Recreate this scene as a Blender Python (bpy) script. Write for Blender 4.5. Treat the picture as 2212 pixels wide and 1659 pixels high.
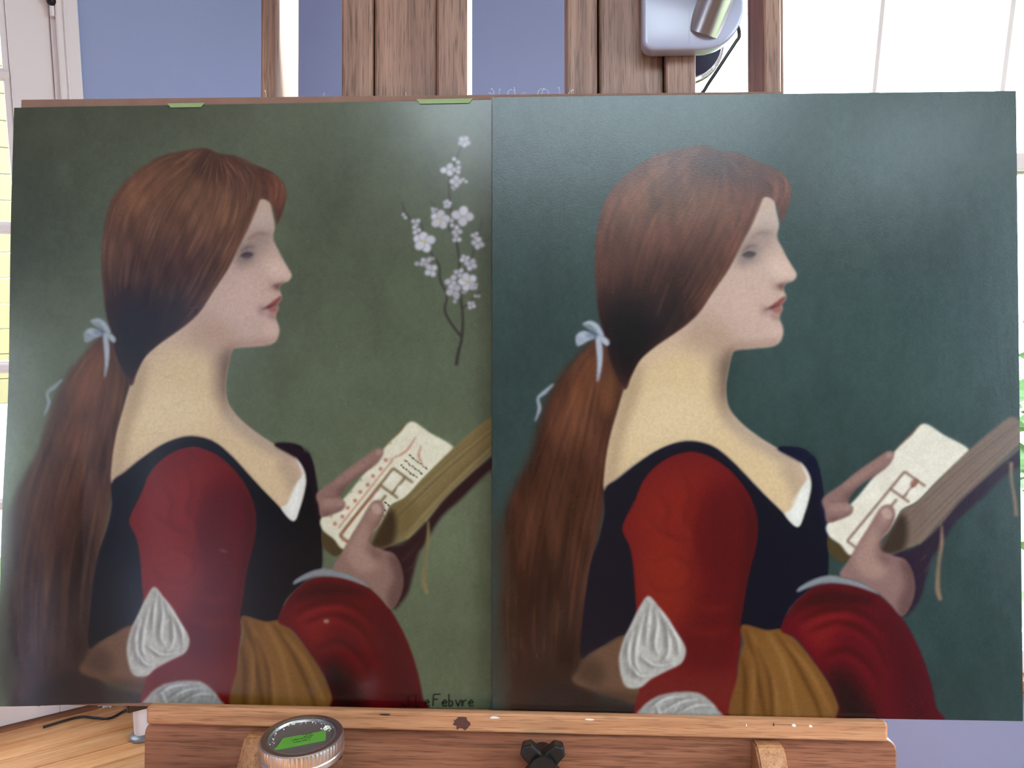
import bpy, bmesh, math, random
import numpy as np
from mathutils import Matrix, Vector

for o in list(bpy.data.objects): bpy.data.objects.remove(o)
scn = bpy.context.scene
COL = scn.collection
R = math.radians
random.seed(4)

# ------------------------------------------------------------------ camera
cam_d = bpy.data.cameras.new('camera'); cam = bpy.data.objects.new('camera', cam_d); COL.objects.link(cam)
cam_d.sensor_fit = 'HORIZONTAL'; cam_d.sensor_width = 36.0; cam_d.lens = 36.0 * 1600.0 / 2212.0
cam_d.clip_start = 0.02; cam_d.clip_end = 200
cam.location = (0, 0, 1.35)
cam.rotation_euler = (R(80.7969), R(-1.4807), R(0.2399))
scn.camera = cam

# ------------------------------------------------------------------ daylight, exposure
world = bpy.data.worlds.new('daylight'); scn.world = world; world.use_nodes = True
bgn = world.node_tree.nodes['Background']
bgn.inputs[0].default_value = (0.74, 0.87, 1.0, 1); bgn.inputs[1].default_value = 13.0
vs = scn.view_settings
vs.view_transform = 'Standard'; vs.look = 'None'; vs.gamma = 1.0; vs.use_curve_mapping = False
vs.exposure = 0.10
sun_d = bpy.data.lights.new('sun', 'SUN'); sun = bpy.data.objects.new('sun', sun_d); COL.objects.link(sun)
sun_d.energy = 22.0; sun_d.angle = R(.6); sun_d.color = (1.0, .93, .82)
sun.rotation_euler = Vector((-.80, -.60, -.36)).to_track_quat('-Z', 'Y').to_euler()      # low, from beyond the tall window
cy = scn.cycles
cy.max_bounces = 6; cy.diffuse_bounces = 3; cy.glossy_bounces = 3; cy.transmission_bounces = 6; cy.transparent_max_bounces = 8
cy.caustics_reflective = False; cy.caustics_refractive = False; cy.adaptive_threshold = .05

# ------------------------------------------------------------------ materials
def lin(c):
    return tuple((v / 255 / 12.92) if v / 255 <= .04045 else ((v / 255 + .055) / 1.055) ** 2.4 for v in c) + (1,)
def mat(name):
    m = bpy.data.materials.new(name); m.use_nodes = True; nt = m.node_tree
    return m, nt, nt.nodes['Principled BSDF']
def nd(nt, kind, **kw):
    n = nt.nodes.new(kind)
    for k, v in kw.items(): setattr(n, k, v)
    return n
def plain(name, rgb, rough=.5, metal=0., noise=.06, scale=12., bump=0., bscale=200., spec=None, rand=0.):
    """one colour with slight procedural variation"""
    m, nt, b = mat(name)
    tc = nd(nt, 'ShaderNodeTexCoord'); nz = nd(nt, 'ShaderNodeTexNoise'); nz.inputs['Scale'].default_value = scale; nz.inputs['Detail'].default_value = 4
    nt.links.new(tc.outputs['Object'], nz.inputs['Vector'])
    mr = nd(nt, 'ShaderNodeMapRange'); mr.inputs['To Min'].default_value = 1 - noise; mr.inputs['To Max'].default_value = 1 + noise
    nt.links.new(nz.outputs['Fac'], mr.inputs['Value'])
    hsv = nd(nt, 'ShaderNodeHueSaturation'); hsv.inputs['Color'].default_value = lin(rgb)
    val = mr.outputs[0]
    if rand:
        oi = nd(nt, 'ShaderNodeObjectInfo'); m2 = nd(nt, 'ShaderNodeMapRange'); m2.inputs['To Min'].default_value = 1 - rand; m2.inputs['To Max'].default_value = 1 + rand
        nt.links.new(oi.outputs['Random'], m2.inputs['Value']); mu = nd(nt, 'ShaderNodeMath', operation='MULTIPLY')
        nt.links.new(val, mu.inputs[0]); nt.links.new(m2.outputs[0], mu.inputs[1]); val = mu.outputs[0]
    nt.links.new(val, hsv.inputs['Value']); nt.links.new(hsv.outputs[0], b.inputs['Base Color'])
    b.inputs['Roughness'].default_value = rough; b.inputs['Metallic'].default_value = metal
    if spec is not None: b.inputs['Specular IOR Level'].default_value = spec
    if bump:
        n2 = nd(nt, 'ShaderNodeTexNoise'); n2.inputs['Scale'].default_value = bscale; n2.inputs['Detail'].default_value = 3
        nt.links.new(tc.outputs['Object'], n2.inputs['Vector'])
        bp = nd(nt, 'ShaderNodeBump'); bp.inputs['Strength'].default_value = bump; bp.inputs['Distance'].default_value = .002
        nt.links.new(n2.outputs['Fac'], bp.inputs['Height']); nt.links.new(bp.outputs[0], b.inputs['Normal'])
    return m
def wood(name, dark, mid, light, axis, rough=.45, pores=.5, fig=1.0, rand=.08, spec=.35):
    """grain along one axis of the object: broad figure, streaks and fine dark pores"""
    m, nt, b = mat(name); L = nt.links.new
    tc = nd(nt, 'ShaderNodeTexCoord'); oi = nd(nt, 'ShaderNodeObjectInfo')
    off = nd(nt, 'ShaderNodeVectorMath', operation='SCALE'); off.inputs[0].default_value = (7.3, 3.1, 5.7); L(oi.outputs['Random'], off.inputs['Scale'])
    add = nd(nt, 'ShaderNodeVectorMath', operation='ADD'); L(tc.outputs['Object'], add.inputs[0]); L(off.outputs[0], add.inputs[1])
    def noise(along, across, detail=4., dist=0.):
        mp = nd(nt, 'ShaderNodeMapping'); s = [across] * 3; s['XYZ'.index(axis)] = along; mp.inputs['Scale'].default_value = s
        L(add.outputs[0], mp.inputs['Vector']); n = nd(nt, 'ShaderNodeTexNoise'); n.inputs['Scale'].default_value = 1; n.inputs['Detail'].default_value = detail; n.inputs['Distortion'].default_value = dist
        L(mp.outputs[0], n.inputs['Vector']); return n.outputs['Fac']
    a = noise(2.2 * fig, 26 * fig, 3., 1.2); s = noise(5, 190, 3.); p = noise(28, 620, 2.)
    mx = nd(nt, 'ShaderNodeMix', data_type='FLOAT'); mx.inputs[0].default_value = .42; L(a, mx.inputs[2]); L(s, mx.inputs[3])
    cr = nd(nt, 'ShaderNodeValToRGB'); e = cr.color_ramp.elements
    e[0].position = .33; e[0].color = lin(dark); e[1].position = .66; e[1].color = lin(light); q = e.new(.5); q.color = lin(mid)
    L(mx.outputs[0], cr.inputs[0])
    pr = nd(nt, 'ShaderNodeValToRGB'); pe = pr.color_ramp.elements; pe[0].position = .34; pe[0].color = (1 - pores,) * 3 + (1,); pe[1].position = .47; pe[1].color = (1, 1, 1, 1); L(p, pr.inputs[0])
    mul = nd(nt, 'ShaderNodeMix', data_type='RGBA', blend_type='MULTIPLY'); mul.inputs[0].default_value = 1; L(cr.outputs[0], mul.inputs[6]); L(pr.outputs[0], mul.inputs[7])
    hsv = nd(nt, 'ShaderNodeHueSaturation'); L(mul.outputs[2], hsv.inputs['Color'])
    mr = nd(nt, 'ShaderNodeMapRange'); mr.inputs['To Min'].default_value = 1 - rand; mr.inputs['To Max'].default_value = 1 + rand; L(oi.outputs['Random'], mr.inputs['Value']); L(mr.outputs[0], hsv.inputs['Value'])
    L(hsv.outputs[0], b.inputs['Base Color']); b.inputs['Roughness'].default_value = rough; b.inputs['Specular IOR Level'].default_value = spec
    bp = nd(nt, 'ShaderNodeBump'); bp.inputs['Strength'].default_value = .25; bp.inputs['Distance'].default_value = .001; L(p, bp.inputs['Height']); L(bp.outputs[0], b.inputs['Normal'])
    return m
def picture(name, rough, weave, strokes, spec=.5):
    """colours laid down in the 'Col' attribute; weave and brush relief from procedural bump"""
    m, nt, b = mat(name); L = nt.links.new
    at = nd(nt, 'ShaderNodeAttribute', attribute_name='Col'); L(at.outputs['Color'], b.inputs['Base Color'])
    b.inputs['Roughness'].default_value = rough; b.inputs['Specular IOR Level'].default_value = spec
    tc = nd(nt, 'ShaderNodeTexCoord'); hs = None
    def plus(sock):
        nonlocal hs
        if hs is None: hs = sock; return
        a = nd(nt, 'ShaderNodeMath', operation='ADD'); L(hs, a.inputs[0]); L(sock, a.inputs[1]); hs = a.outputs[0]
    def times(sock, k):
        a = nd(nt, 'ShaderNodeMath', operation='MULTIPLY'); L(sock, a.inputs[0]); a.inputs[1].default_value = k; return a.outputs[0]
    if weave:
        for sc in ((260, 1, 900), (900, 1, 260)):
            mp = nd(nt, 'ShaderNodeMapping'); mp.inputs['Scale'].default_value = sc; L(tc.outputs['Object'], mp.inputs['Vector'])
            n = nd(nt, 'ShaderNodeTexNoise'); n.inputs['Scale'].default_value = 1; n.inputs['Detail'].default_value = 2; L(mp.outputs[0], n.inputs['Vector']); plus(times(n.outputs['Fac'], weave))
    if strokes:
        mp = nd(nt, 'ShaderNodeMapping'); mp.inputs['Scale'].default_value = (70, 1, 14); mp.inputs['Rotation'].default_value = (0, R(28), 0); L(tc.outputs['Object'], mp.inputs['Vector'])
        n = nd(nt, 'ShaderNodeTexNoise'); n.inputs['Scale'].default_value = 1; n.inputs['Detail'].default_value = 4; n.inputs['Distortion'].default_value = .6; L(mp.outputs[0], n.inputs['Vector']); plus(times(n.outputs['Fac'], strokes))
    if not weave:
        n = nd(nt, 'ShaderNodeTexNoise'); n.inputs['Scale'].default_value = 700; n.inputs['Detail'].default_value = 2; L(tc.outputs['Object'], n.inputs['Vector']); plus(times(n.outputs['Fac'], .06))
    bp = nd(nt, 'ShaderNodeBump'); bp.inputs['Strength'].default_value = .5; bp.inputs['Distance'].default_value = .0006
    L(hs, bp.inputs['Height']); L(bp.outputs[0], b.inputs['Normal'])
    return m
def glass_pane(name):
    m = bpy.data.materials.new(name); m.use_nodes = True; nt = m.node_tree; nt.nodes.clear(); L = nt.links.new
    out = nd(nt, 'ShaderNodeOutputMaterial'); mx = nd(nt, 'ShaderNodeMixShader'); mx.inputs[0].default_value = .07
    t = nd(nt, 'ShaderNodeBsdfTransparent'); t.inputs[0].default_value = (.96, .98, .97, 1); g = nd(nt, 'ShaderNodeBsdfGlossy'); g.inputs['Roughness'].default_value = .02
    L(t.outputs[0], mx.inputs[1]); L(g.outputs[0], mx.inputs[2]); L(mx.outputs[0], out.inputs[0]); return m
def clear(name, rough=.03, ior=1.45, tint=(1, 1, 1, 1)):
    m, nt, b = mat(name); b.inputs['Transmission Weight'].default_value = 1; b.inputs['Roughness'].default_value = rough; b.inputs['IOR'].default_value = ior; b.inputs['Base Color'].default_value = tint; return m
def glow(name, rgb, strength):
    m, nt, b = mat(name); b.inputs['Base Color'].default_value = (.9, .9, .88, 1); b.inputs['Emission Color'].default_value = rgb; b.inputs['Emission Strength'].default_value = strength; return m

# ------------------------------------------------------------------ mesh and object helpers
def put(name, me, m=None, parent=None, loc=None):
    if isinstance(me, bmesh.types.BMesh):
        bm = me; me = bpy.data.meshes.new(name); bm.normal_update(); bm.to_mesh(me); bm.free()
    o = bpy.data.objects.new(name, me); COL.objects.link(o)
    if m and me is not None and not me.materials: me.materials.append(m)
    if parent: o.parent = parent
    if loc: o.location = loc
    return o
def tag(o, label=None, cat=None, group=None, kind=None):
    for k, v in (('label', label), ('category', cat), ('group', group), ('kind', kind)):
        if v: o[k] = v
    return o
def empty(name, mw=None):
    o = bpy.data.objects.new(name, None); COL.objects.link(o); o.empty_display_size = .1
    if mw is not None: o.matrix_world = mw
    return o
def box(x0, x1, y0, y1, z0, z1, bev=0., seg=2, bm=None):
    b = bm or bmesh.new()
    r = bmesh.ops.create_cube(b, size=1); vs_ = r['verts']
    for v in vs_: v.co = Vector((x0 + (v.co.x + .5) * (x1 - x0), y0 + (v.co.y + .5) * (y1 - y0), z0 + (v.co.z + .5) * (z1 - z0)))
    if bev:
        ed = list({e for v in vs_ for e in v.link_edges}); bmesh.ops.bevel(b, geom=ed, offset=bev, segments=seg, affect='EDGES', profile=.5)
    return b
def prism(outline, y0, y1, bev=0., seg=2):
    """outline in the x-z plane, extruded along y"""
    b = bmesh.new(); A = [b.verts.new((x, y0, z)) for x, z in outline]; Bv = [b.verts.new((x, y1, z)) for x, z in outline]; n = len(A)
    f0 = b.faces.new(A); f1 = b.faces.new(Bv[::-1]); 
    for i in range(n): b.faces.new((A[i], Bv[i], Bv[(i + 1) % n], A[(i + 1) % n]))
    bmesh.ops.recalc_face_normals(b, faces=b.faces[:])
    if bev: bmesh.ops.bevel(b, geom=list(f0.edges) + list(f1.edges), offset=bev, segments=seg, affect='EDGES', profile=.5)
    return b
def lathe(prof, n=48, ridge=None, cap=False):
    """profile of (radius, z) spun about z; ridge(k, radius) may vary the radius"""
    b = bmesh.new(); rings = []
    for i, (r, z) in enumerate(prof):
        if r < 1e-6: rings.append([b.verts.new((0, 0, z))]); continue
        rings.append([b.verts.new(((ridge(i, k, r) if ridge else r) * math.cos(2 * math.pi * k / n), (ridge(i, k, r) if ridge else r) * math.sin(2 * math.pi * k / n), z)) for k in range(n)])
    for a, c in zip(rings[:-1], rings[1:]):
        for k in range(n):
            if len(a) == 1 and len(c) == 1: continue
            if len(a) == 1: b.faces.new((a[0], c[k], c[(k + 1) % n]))
            elif len(c) == 1: b.faces.new((a[k], a[(k + 1) % n], c[0]))
            else: b.faces.new((a[k], a[(k + 1) % n], c[(k + 1) % n], c[k]))
    bmesh.ops.recalc_face_normals(b, faces=b.faces[:])
    return b
def tube(pts, rad, n=10, sub=8, bm=None):
    P = [Vector(p) for p in Brush.smooth(pts, False, sub)] if len(pts) > 2 else [Vector(p) for p in pts]
    b = bm or bmesh.new(); prev = None; up = Vector((.3, .2, 1)).normalized(); rings = []
    for i, p in enumerate(P):
        t = (P[min(i + 1, len(P) - 1)] - P[max(i - 1, 0)]).normalized()
        u = t.cross(up).normalized() if prev is None else (prev - t * prev.dot(t)).normalized(); prev = u; w = t.cross(u)
        r = rad if not callable(rad) else rad(i / (len(P) - 1))
        rings.append([b.verts.new(p + (u * math.cos(2 * math.pi * k / n) + w * math.sin(2 * math.pi * k / n)) * r) for k in range(n)])
    for a, c in zip(rings[:-1], rings[1:]):
        for k in range(n): b.faces.new((a[k], a[(k + 1) % n], c[(k + 1) % n], c[k]))
    b.faces.new(rings[0][::-1]); b.faces.new(rings[-1])
    return b
def smooth(o, angle=40):
    me = o.data
    for p in me.polygons: p.use_smooth = True
    try: me.set_sharp_from_angle(angle=R(angle))
    except Exception: pass
    return o
def sheet(name, P, C=None, m=None, parent=None):
    """grid mesh from an (ny, nx, 3) array of points, with optional vertex colours"""
    ny, nx = P.shape[:2]; me = bpy.data.meshes.new(name)
    i = np.arange(ny * nx).reshape(ny, nx); q = np.stack([i[1:, :-1], i[1:, 1:], i[:-1, 1:], i[:-1, :-1]], -1).reshape(-1, 4)
    me.vertices.add(ny * nx); me.vertices.foreach_set('co', P.astype(np.float32).ravel())
    me.loops.add(q.size); me.loops.foreach_set('vertex_index', q.astype(np.int32).ravel())
    me.polygons.add(len(q)); me.polygons.foreach_set('loop_start', np.arange(0, q.size, 4, dtype=np.int32))
    me.polygons.foreach_set('use_smooth', np.ones(len(q), dtype=bool))
    if C is not None:
        a = me.attributes.new('Col', 'FLOAT_COLOR', 'POINT'); a.data.foreach_set('color', np.concatenate([C, np.ones((ny, nx, 1))], -1).astype(np.float32).ravel())
    me.update(calc_edges=True); me.validate()
    return put(name, me, m, parent)

# ---------------------------------------------------------------- picture painter (numpy)
class Brush:
    """Paints soft coloured shapes into an array that becomes the vertex colours of a picture surface."""
    def __init__(s, nx, ny, x0, x1, y0, y1, seed):
        s.nx, s.ny, s.x0, s.x1, s.y0, s.y1 = nx, ny, x0, x1, y0, y1
        s.img = np.zeros((ny, nx, 3)); s.rng = np.random.default_rng(seed)
        s.kx = (nx - 1) / (x1 - x0); s.ky = (ny - 1) / (y1 - y0)
        s.X, s.Y = np.meshgrid(np.linspace(x0, x1, nx), np.linspace(y0, y1, ny))
    @staticmethod
    def smooth(pts, closed=True, n=6):
        p = np.asarray(pts, float); m = len(p)
        if closed: a, b, c, d = np.roll(p, 1, 0), p, np.roll(p, -1, 0), np.roll(p, -2, 0)
        else:
            q = np.vstack([2 * p[0] - p[1], p, 2 * p[-1] - p[-2]]); a, b, c, d = q[:-3], q[1:-2], q[2:-1], q[3:]
        t = np.linspace(0, 1, n, endpoint=False)[None, :, None]
        a, b, c, d = a[:, None], b[:, None], c[:, None], d[:, None]
        r = .5 * (2 * b + (c - a) * t + (2 * a - 5 * b + 4 * c - d) * t ** 2 + (3 * b - a - 3 * c + d) * t ** 3)
        r = r.reshape(-1, p.shape[1])
        return r if closed else np.vstack([r, p[-1:]])
    @staticmethod
    def blur(m, r):
        if r < .35: return m
        for ax in (0, 1):
            for _ in range(2):
                w = max(1, int(round(r))); k = 2 * w + 1
                pad = [(0, 0), (0, 0)]; pad[ax] = (w + 1, w)
                c = np.cumsum(np.pad(m, pad, mode='edge'), axis=ax)
                m = (np.take(c, range(k, c.shape[ax]), axis=ax) - np.take(c, range(0, c.shape[ax] - k), axis=ax)) / k
        return m
    def mask(s, pts, soft=1.0, sm=True, n=6):
        """coverage mask (sub-array, slices) of a polygon given in picture units"""
        p = s.smooth(pts, True, n) if sm else np.asarray(pts, float)
        gx = (p[:, 0] - s.x0) * s.kx; gy = (p[:, 1] - s.y0) * s.ky
        r = soft * s.kx; mg = int(2 * r + 3)
        i0, i1 = int(max(0, np.floor(gx.min()) - mg)), int(min(s.nx, np.ceil(gx.max()) + mg + 1))
        j0, j1 = int(max(0, np.floor(gy.min()) - mg)), int(min(s.ny, np.ceil(gy.max()) + mg + 1))
        if i1 <= i0 or j1 <= j0: return None
        W, Hn, S = i1 - i0, j1 - j0, 3
        d = np.zeros((Hn * S, W + 2))
        ys = j0 + (np.arange(Hn * S) + .5) / S - .5
        for k in range(len(gx)):
            xa, ya, xb, yb = gx[k - 1], gy[k - 1], gx[k], gy[k]
            if ya == yb: continue
            sg = 1. if yb > ya else -1.
            lo, hi = (ya, yb) if ya < yb else (yb, ya)
            a, b = np.searchsorted(ys, lo), np.searchsorted(ys, hi)
            if b <= a: continue
            x = xa + (ys[a:b] - ya) * (xb - xa) / (yb - ya) - i0 + .5
            x = np.clip(x, 0, W); f = np.floor(x).astype(int); fr = x - f; rows = np.arange(a, b)
            d[rows, f] += sg * (1 - fr); d[rows, f + 1] += sg * fr
        m = np.abs(np.cumsum(d, 1)[:, :W]).reshape(Hn, S, W).mean(1).clip(0, 1)
        return s.blur(m, r), slice(j0, j1), slice(i0, i1)
    def lay(s, mk, col, alpha=1., clip=None):
        if mk is None: return
        m, a, b = mk
        m = m * alpha
        if clip is not None: m = m * clip[a, b]
        c = np.asarray(col, float)
        if c.ndim == 3: c = c[a, b]
        s.img[a, b] += (c - s.img[a, b]) * m[..., None]
    def fill(s, pts, col, soft=1., alpha=1., clip=None, sm=True):
        s.lay(s.mask(pts, soft, sm), col, alpha, clip)
    def full(s, pts, soft=1., sm=True):
        z = np.zeros((s.ny, s.nx)); mk = s.mask(pts, soft, sm)
        if mk: z[mk[1], mk[2]] = mk[0]
        return z
    def stroke(s, pts, w, col, soft=.6, alpha=1., clip=None, n=6):
        p = s.smooth(pts, False, n) if len(pts) > 2 else np.asarray(pts, float)
        t = np.gradient(p, axis=0); t /= np.linalg.norm(t, axis=1)[:, None] + 1e-9
        nn = np.stack([-t[:, 1], t[:, 0]], 1)
        w = np.asarray(w, float)
        ww = (np.interp(np.linspace(0, 1, len(p)), np.linspace(0, 1, w.size), w) if w.ndim else np.full(len(p), float(w)))[:, None] / 2
        s.lay(s.mask(np.vstack([p + nn * ww, (p - nn * ww)[::-1]]), soft, False), col, alpha, clip)
    def dab(s, x, y, rx, ry, col, soft, alpha=1., clip=None, ang=0.):
        t = np.linspace(0, 2 * np.pi, 18, endpoint=False); c, q = np.cos(ang), np.sin(ang)
        u, v = np.cos(t) * rx, np.sin(t) * ry
        s.fill(np.stack([x + u * c - v * q, y + u * q + v * c], 1), col, soft, alpha, clip, False)
    def noise(s, sx, sy):
        """smooth value noise in -1..1 with cell size sx, sy picture units"""
        nx, ny = int((s.x1 - s.x0) / sx) + 4, int((s.y1 - s.y0) / sy) + 4
        g = s.rng.uniform(-1, 1, (ny, nx))
        fx, fy = (s.X - s.x0) / sx, (s.Y - s.y0) / sy
        ix, iy = fx.astype(int), fy.astype(int); fx = fx - ix; fy = fy - iy
        fx = fx * fx * (3 - 2 * fx); fy = fy * fy * (3 - 2 * fy)
        return (g[iy, ix] * (1 - fx) + g[iy, ix + 1] * fx) * (1 - fy) + (g[iy + 1, ix] * (1 - fx) + g[iy + 1, ix + 1] * fx) * fy
    def strands(s, guides, cols, n, w, alpha, clip, soft=.5, jit=4., span=(.25, .7)):
        """fine strokes that run between two neighbouring guide curves"""
        G = [s.smooth(g, False, 12) for g in guides]
        G = [np.stack([np.interp(np.linspace(0, 1, 60), np.linspace(0, 1, len(g)), g[:, k]) for k in (0, 1)], 1) for g in G]
        for _ in range(n):
            q = s.rng.uniform(0, len(G) - 1.001); i = int(q); f = q - i
            c = G[i] * (1 - f) + G[i + 1] * f
            L = s.rng.uniform(*span); a = s.rng.uniform(0, 1 - L); i0, i1 = int(a * 59), int((a + L) * 59)
            c = c[i0:i1 + 1:5] + s.rng.normal(0, jit, 2)
            if len(c) < 3: continue
            s.stroke(c, [.2, s.rng.uniform(*w), .2], cols[s.rng.integers(len(cols))], soft, alpha * s.rng.uniform(.4, 1), clip, 3)
    def tex(s, col, *layers):
        """colour with value variation"""
        z = np.ones((s.ny, s.nx))
        for sx, sy, k in layers: z = z + k * s.noise(sx, sy)
        return np.asarray(col, float)[None, None] * z[..., None]
    def linear(s):
        c = np.clip(s.img / 255., 0, 1)
        c = np.where(c <= .04045, c / 12.92, ((c + .055) / 1.055) ** 2.4)
        return np.maximum(c * .90 - .008, c * .16)

def paint_portrait(nx, ny, copy):
    """A long-haired reader in profile, red sleeves, dark bodice, open book, on green. copy=True: the broader, cooler painted version."""
    B = Brush(nx, ny, *((4, 1092, 202, 1545) if copy else (-6, 1064, 204, 1535)), 7 if copy else 3)
    F, T, D = B.fill, B.stroke, B.dab
    # ---- green ground
    g0 = (54, 69, 66) if copy else (88, 95, 79)
    B.img[:] = B.tex(g0, (340, 300, .07), (120, 160, .05), (36, 60, .03), (9, 14, .025))
    v = np.clip((B.Y - 300) / 1200, 0, 1)[..., None]
    if copy:
        B.img *= 1 - .12 * v
        for _ in range(260):                         # broad brush marks
            x, y = B.rng.uniform(0, 1080), B.rng.uniform(210, 1530); a = B.rng.normal(1.5, .35); L = B.rng.uniform(40, 120)
            k = B.rng.uniform(.88, 1.14)
            T([(x, y), (x + L * .5 * np.cos(a) + 6, y + L * .5 * np.sin(a)), (x + L * np.cos(a), y + L * np.sin(a))], B.rng.uniform(8, 22), np.array(g0) * k * .95, 6, .35)
    else:
        B.img *= 1 + v * np.array([.06, .05, -.04]) - .06 * (1 - v)
        B.img *= 1 - .16 * np.clip((520 - B.X) / 520, 0, 1)[..., None] * np.clip((1000 - B.Y) / 500, 0, 1)[..., None]
        for _ in range(420):                         # specks and wear
            x, y = B.rng.uniform(640, 1060), B.rng.uniform(330, 1500)
            D(x, y, *B.rng.uniform(.5, 1.8, 2), (60, 63, 52) if B.rng.random() < .75 else (122, 128, 112), .5, .5)
        for _ in range(60):
            x, y = B.rng.uniform(0, 1060), B.rng.uniform(230, 1500)
            D(x, y, B.rng.uniform(10, 50), B.rng.uniform(10, 40), (98, 106, 84), 18, .18)
    # ---- long fall of hair below the bow
    fall = [(236, 728), (205, 748), (180, 778), (150, 812), (122, 862), (104, 920), (88, 980), (62, 1030), (40, 1080), (32, 1150), (36, 1220),
            (28, 1300), (34, 1380), (44, 1460), (44, 1540), (215, 1540), (205, 1400), (208, 1300), (222, 1190), (248, 1060), (262, 960), (276, 880), (296, 812), (270, 770)]
    hb = (62, 42, 33) if not copy else (58, 36, 30)
    F(fall, hb, 9 if copy else 7)
    F([(30, 1090), (12, 1160), (18, 1250), (8, 1350), (14, 1460), (40, 1530), (60, 1350), (50, 1200)], (58, 46, 36), 14, .7)
    cf = B.full(fall, 8)
    F([(232, 735), (190, 765), (150, 830), (125, 930), (150, 985), (215, 960), (250, 850), (244, 770)], (92, 58, 42), 16, .8, cf)
    F([(60, 1080), (120, 1000), (200, 1000), (215, 1120), (150, 1200), (80, 1180)], (76, 48, 34), 26, .55, cf)
    F([(150, 1180), (215, 1150), (205, 1330), (150, 1530), (70, 1530), (90, 1380)], (40, 31, 28), 30, .7, cf)
    gd = [[(236, 735), (165, 800), (110, 930), (50, 1090), (30, 1250), (45, 1530)], [(240, 740), (190, 830), (140, 960), (95, 1120), (75, 1300), (80, 1530)],
          [(244, 745), (215, 840), (185, 980), (150, 1130), (125, 1320), (120, 1530)], [(252, 760), (250, 850), (225, 980), (205, 1100), (175, 1300), (160, 1530)],
          [(262, 770), (280, 830), (262, 940), (240, 1080), (208, 1250), (200, 1500)]]
    cols = [(104, 68, 48), (82, 54, 40), (44, 32, 27), (36, 28, 25), (116, 78, 54), (68, 48, 38)] if not copy else [(106, 60, 44), (88, 50, 38), (40, 28, 27), (56, 36, 31), (114, 72, 50), (76, 46, 36)]
    B.strands(gd, cols, 700, (1.5, 6), .30, cf, 1.6 if copy else .9, 10, (.08, .4))
    B.img *= (1 + cf * (.16 * B.noise(60, 150) + .13 * B.noise(22, 70) + .06 * B.noise(7, 30)))[..., None]
    F([(200, 770), (228, 780), (215, 840), (180, 900), (165, 860)], (116, 70, 48), 12, .5, cf)
    F([(255, 800), (268, 850), (250, 900), (236, 850)], (118, 76, 50), 9, .45, cf)
    # ---- skin: face, neck, shoulder
    sk = (178, 150, 136) if not copy else (182, 154, 138)
    skin = [(545, 440), (568, 431), (588, 437), (593, 462), (598, 492), (595, 509), (596, 523), (605, 541), (615, 562), (625, 580), (633, 593), (634, 602),
            (627, 611), (614, 616), (608, 623), (609, 633), (613, 643), (611, 652), (604, 661), (606, 670), (601, 681), (600, 692), (606, 708), (607, 724), (600, 741),
            (584, 750), (548, 754), (512, 757), (503, 766), (497, 790), (490, 835), (496, 878), (522, 912), (560, 943), (600, 968), (640, 990), (662, 1012), (664, 1050), (650, 1105), (636, 1131),
            (600, 1096), (552, 1046), (505, 996), (466, 964), (426, 952), (387, 956), (348, 972), (309, 999), (270, 1030), (243, 1052), (243, 1010), (252, 950),
            (268, 890), (290, 822), (330, 755), (420, 660), (500, 560)]
    F(skin, sk, 1.3 if not copy else 1.8)
    cs = B.full(skin, 1.2)
    nk = (196, 170, 132) if not copy else (200, 172, 130)
    F([(300, 800), (380, 740), (450, 760), (500, 800), (500, 900), (560, 950), (640, 1010), (640, 1140), (500, 1040), (420, 980), (300, 1020), (230, 1070), (240, 940)], nk, 30, .95, cs)
    F([(330, 850), (430, 850), (460, 920), (400, 950), (310, 960), (270, 960)], (206, 182, 146), 26, .7, cs)
    F([(470, 770), (510, 755), (500, 900), (470, 860), (466, 810)], (118, 96, 82), 12, .75, cs)                      # front of the neck
    F([(486, 770), (506, 760), (498, 850), (488, 850)], (84, 68, 60), 7, .6, cs)
    F([(500, 890), (560, 938), (640, 985), (620, 1000), (545, 960), (490, 910)], (150, 132, 116), 9, .6, cs)
    F([(430, 690), (480, 690), (520, 745), (500, 770), (440, 760), (400, 740)], (160, 130, 108), 20, .7, cs)           # under the jaw
    F([(600, 1010), (630, 1000), (652, 1050), (632, 1090), (622, 1050)], (150, 128, 108), 9, .5, cs)
    F([(243, 1010), (268, 890), (290, 822), (320, 780), (312, 850), (282, 940), (262, 1040), (243, 1060)], (150, 126, 98), 8, .6, cs)
    F([(560, 470), (592, 455), (597, 500), (575, 505), (552, 500)], (176, 156, 144), 9, .7, cs)                           # forehead
    F([(530, 520), (560, 498), (594, 500), (592, 520), (570, 548), (545, 575), (520, 570)], (134, 114, 106), 12, .7, cs)    # eye socket
    F([(520, 540), (545, 530), (552, 560), (530, 580), (512, 580)], (100, 86, 84), 9, .5, cs)
    T([(524, 548), (540, 537), (556, 536)], [1.5, 3, 1.5], (84, 66, 62), 1.6, .7, cs)
    F([(526, 556), (538, 549), (551, 552), (546, 560), (534, 562)], (58, 54, 60), 2., .75, cs)
    T([(523, 558), (536, 551), (552, 553)], [2, 3.5, 1.5], (44, 36, 38), 1.2, .85, cs)
    T([(528, 563), (540, 565), (550, 560)], [1, 2, 1], (112, 90, 84), 1.6, .6, cs)
    T([(540, 520), (562, 508), (588, 509)], [3, 6, 3], (104, 80, 70), 3, .55, cs)
    F([(580, 570), (605, 560), (618, 590), (608, 606), (584, 600)], (204, 174, 160), 10, .7, cs)                          # nose, cheek
    F([(610, 562), (630, 588), (633, 603), (618, 603), (606, 585)], (200, 168, 152), 5, .7, cs)
    F([(520, 600), (570, 590), (580, 640), (560, 690), (500, 700), (480, 660)], (190, 158, 146), 24, .6, cs)
    F([(592, 620), (604, 616), (622, 612), (611, 621), (607, 632), (598, 628)], (86, 52, 50), 2.6, .85, cs)
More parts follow.
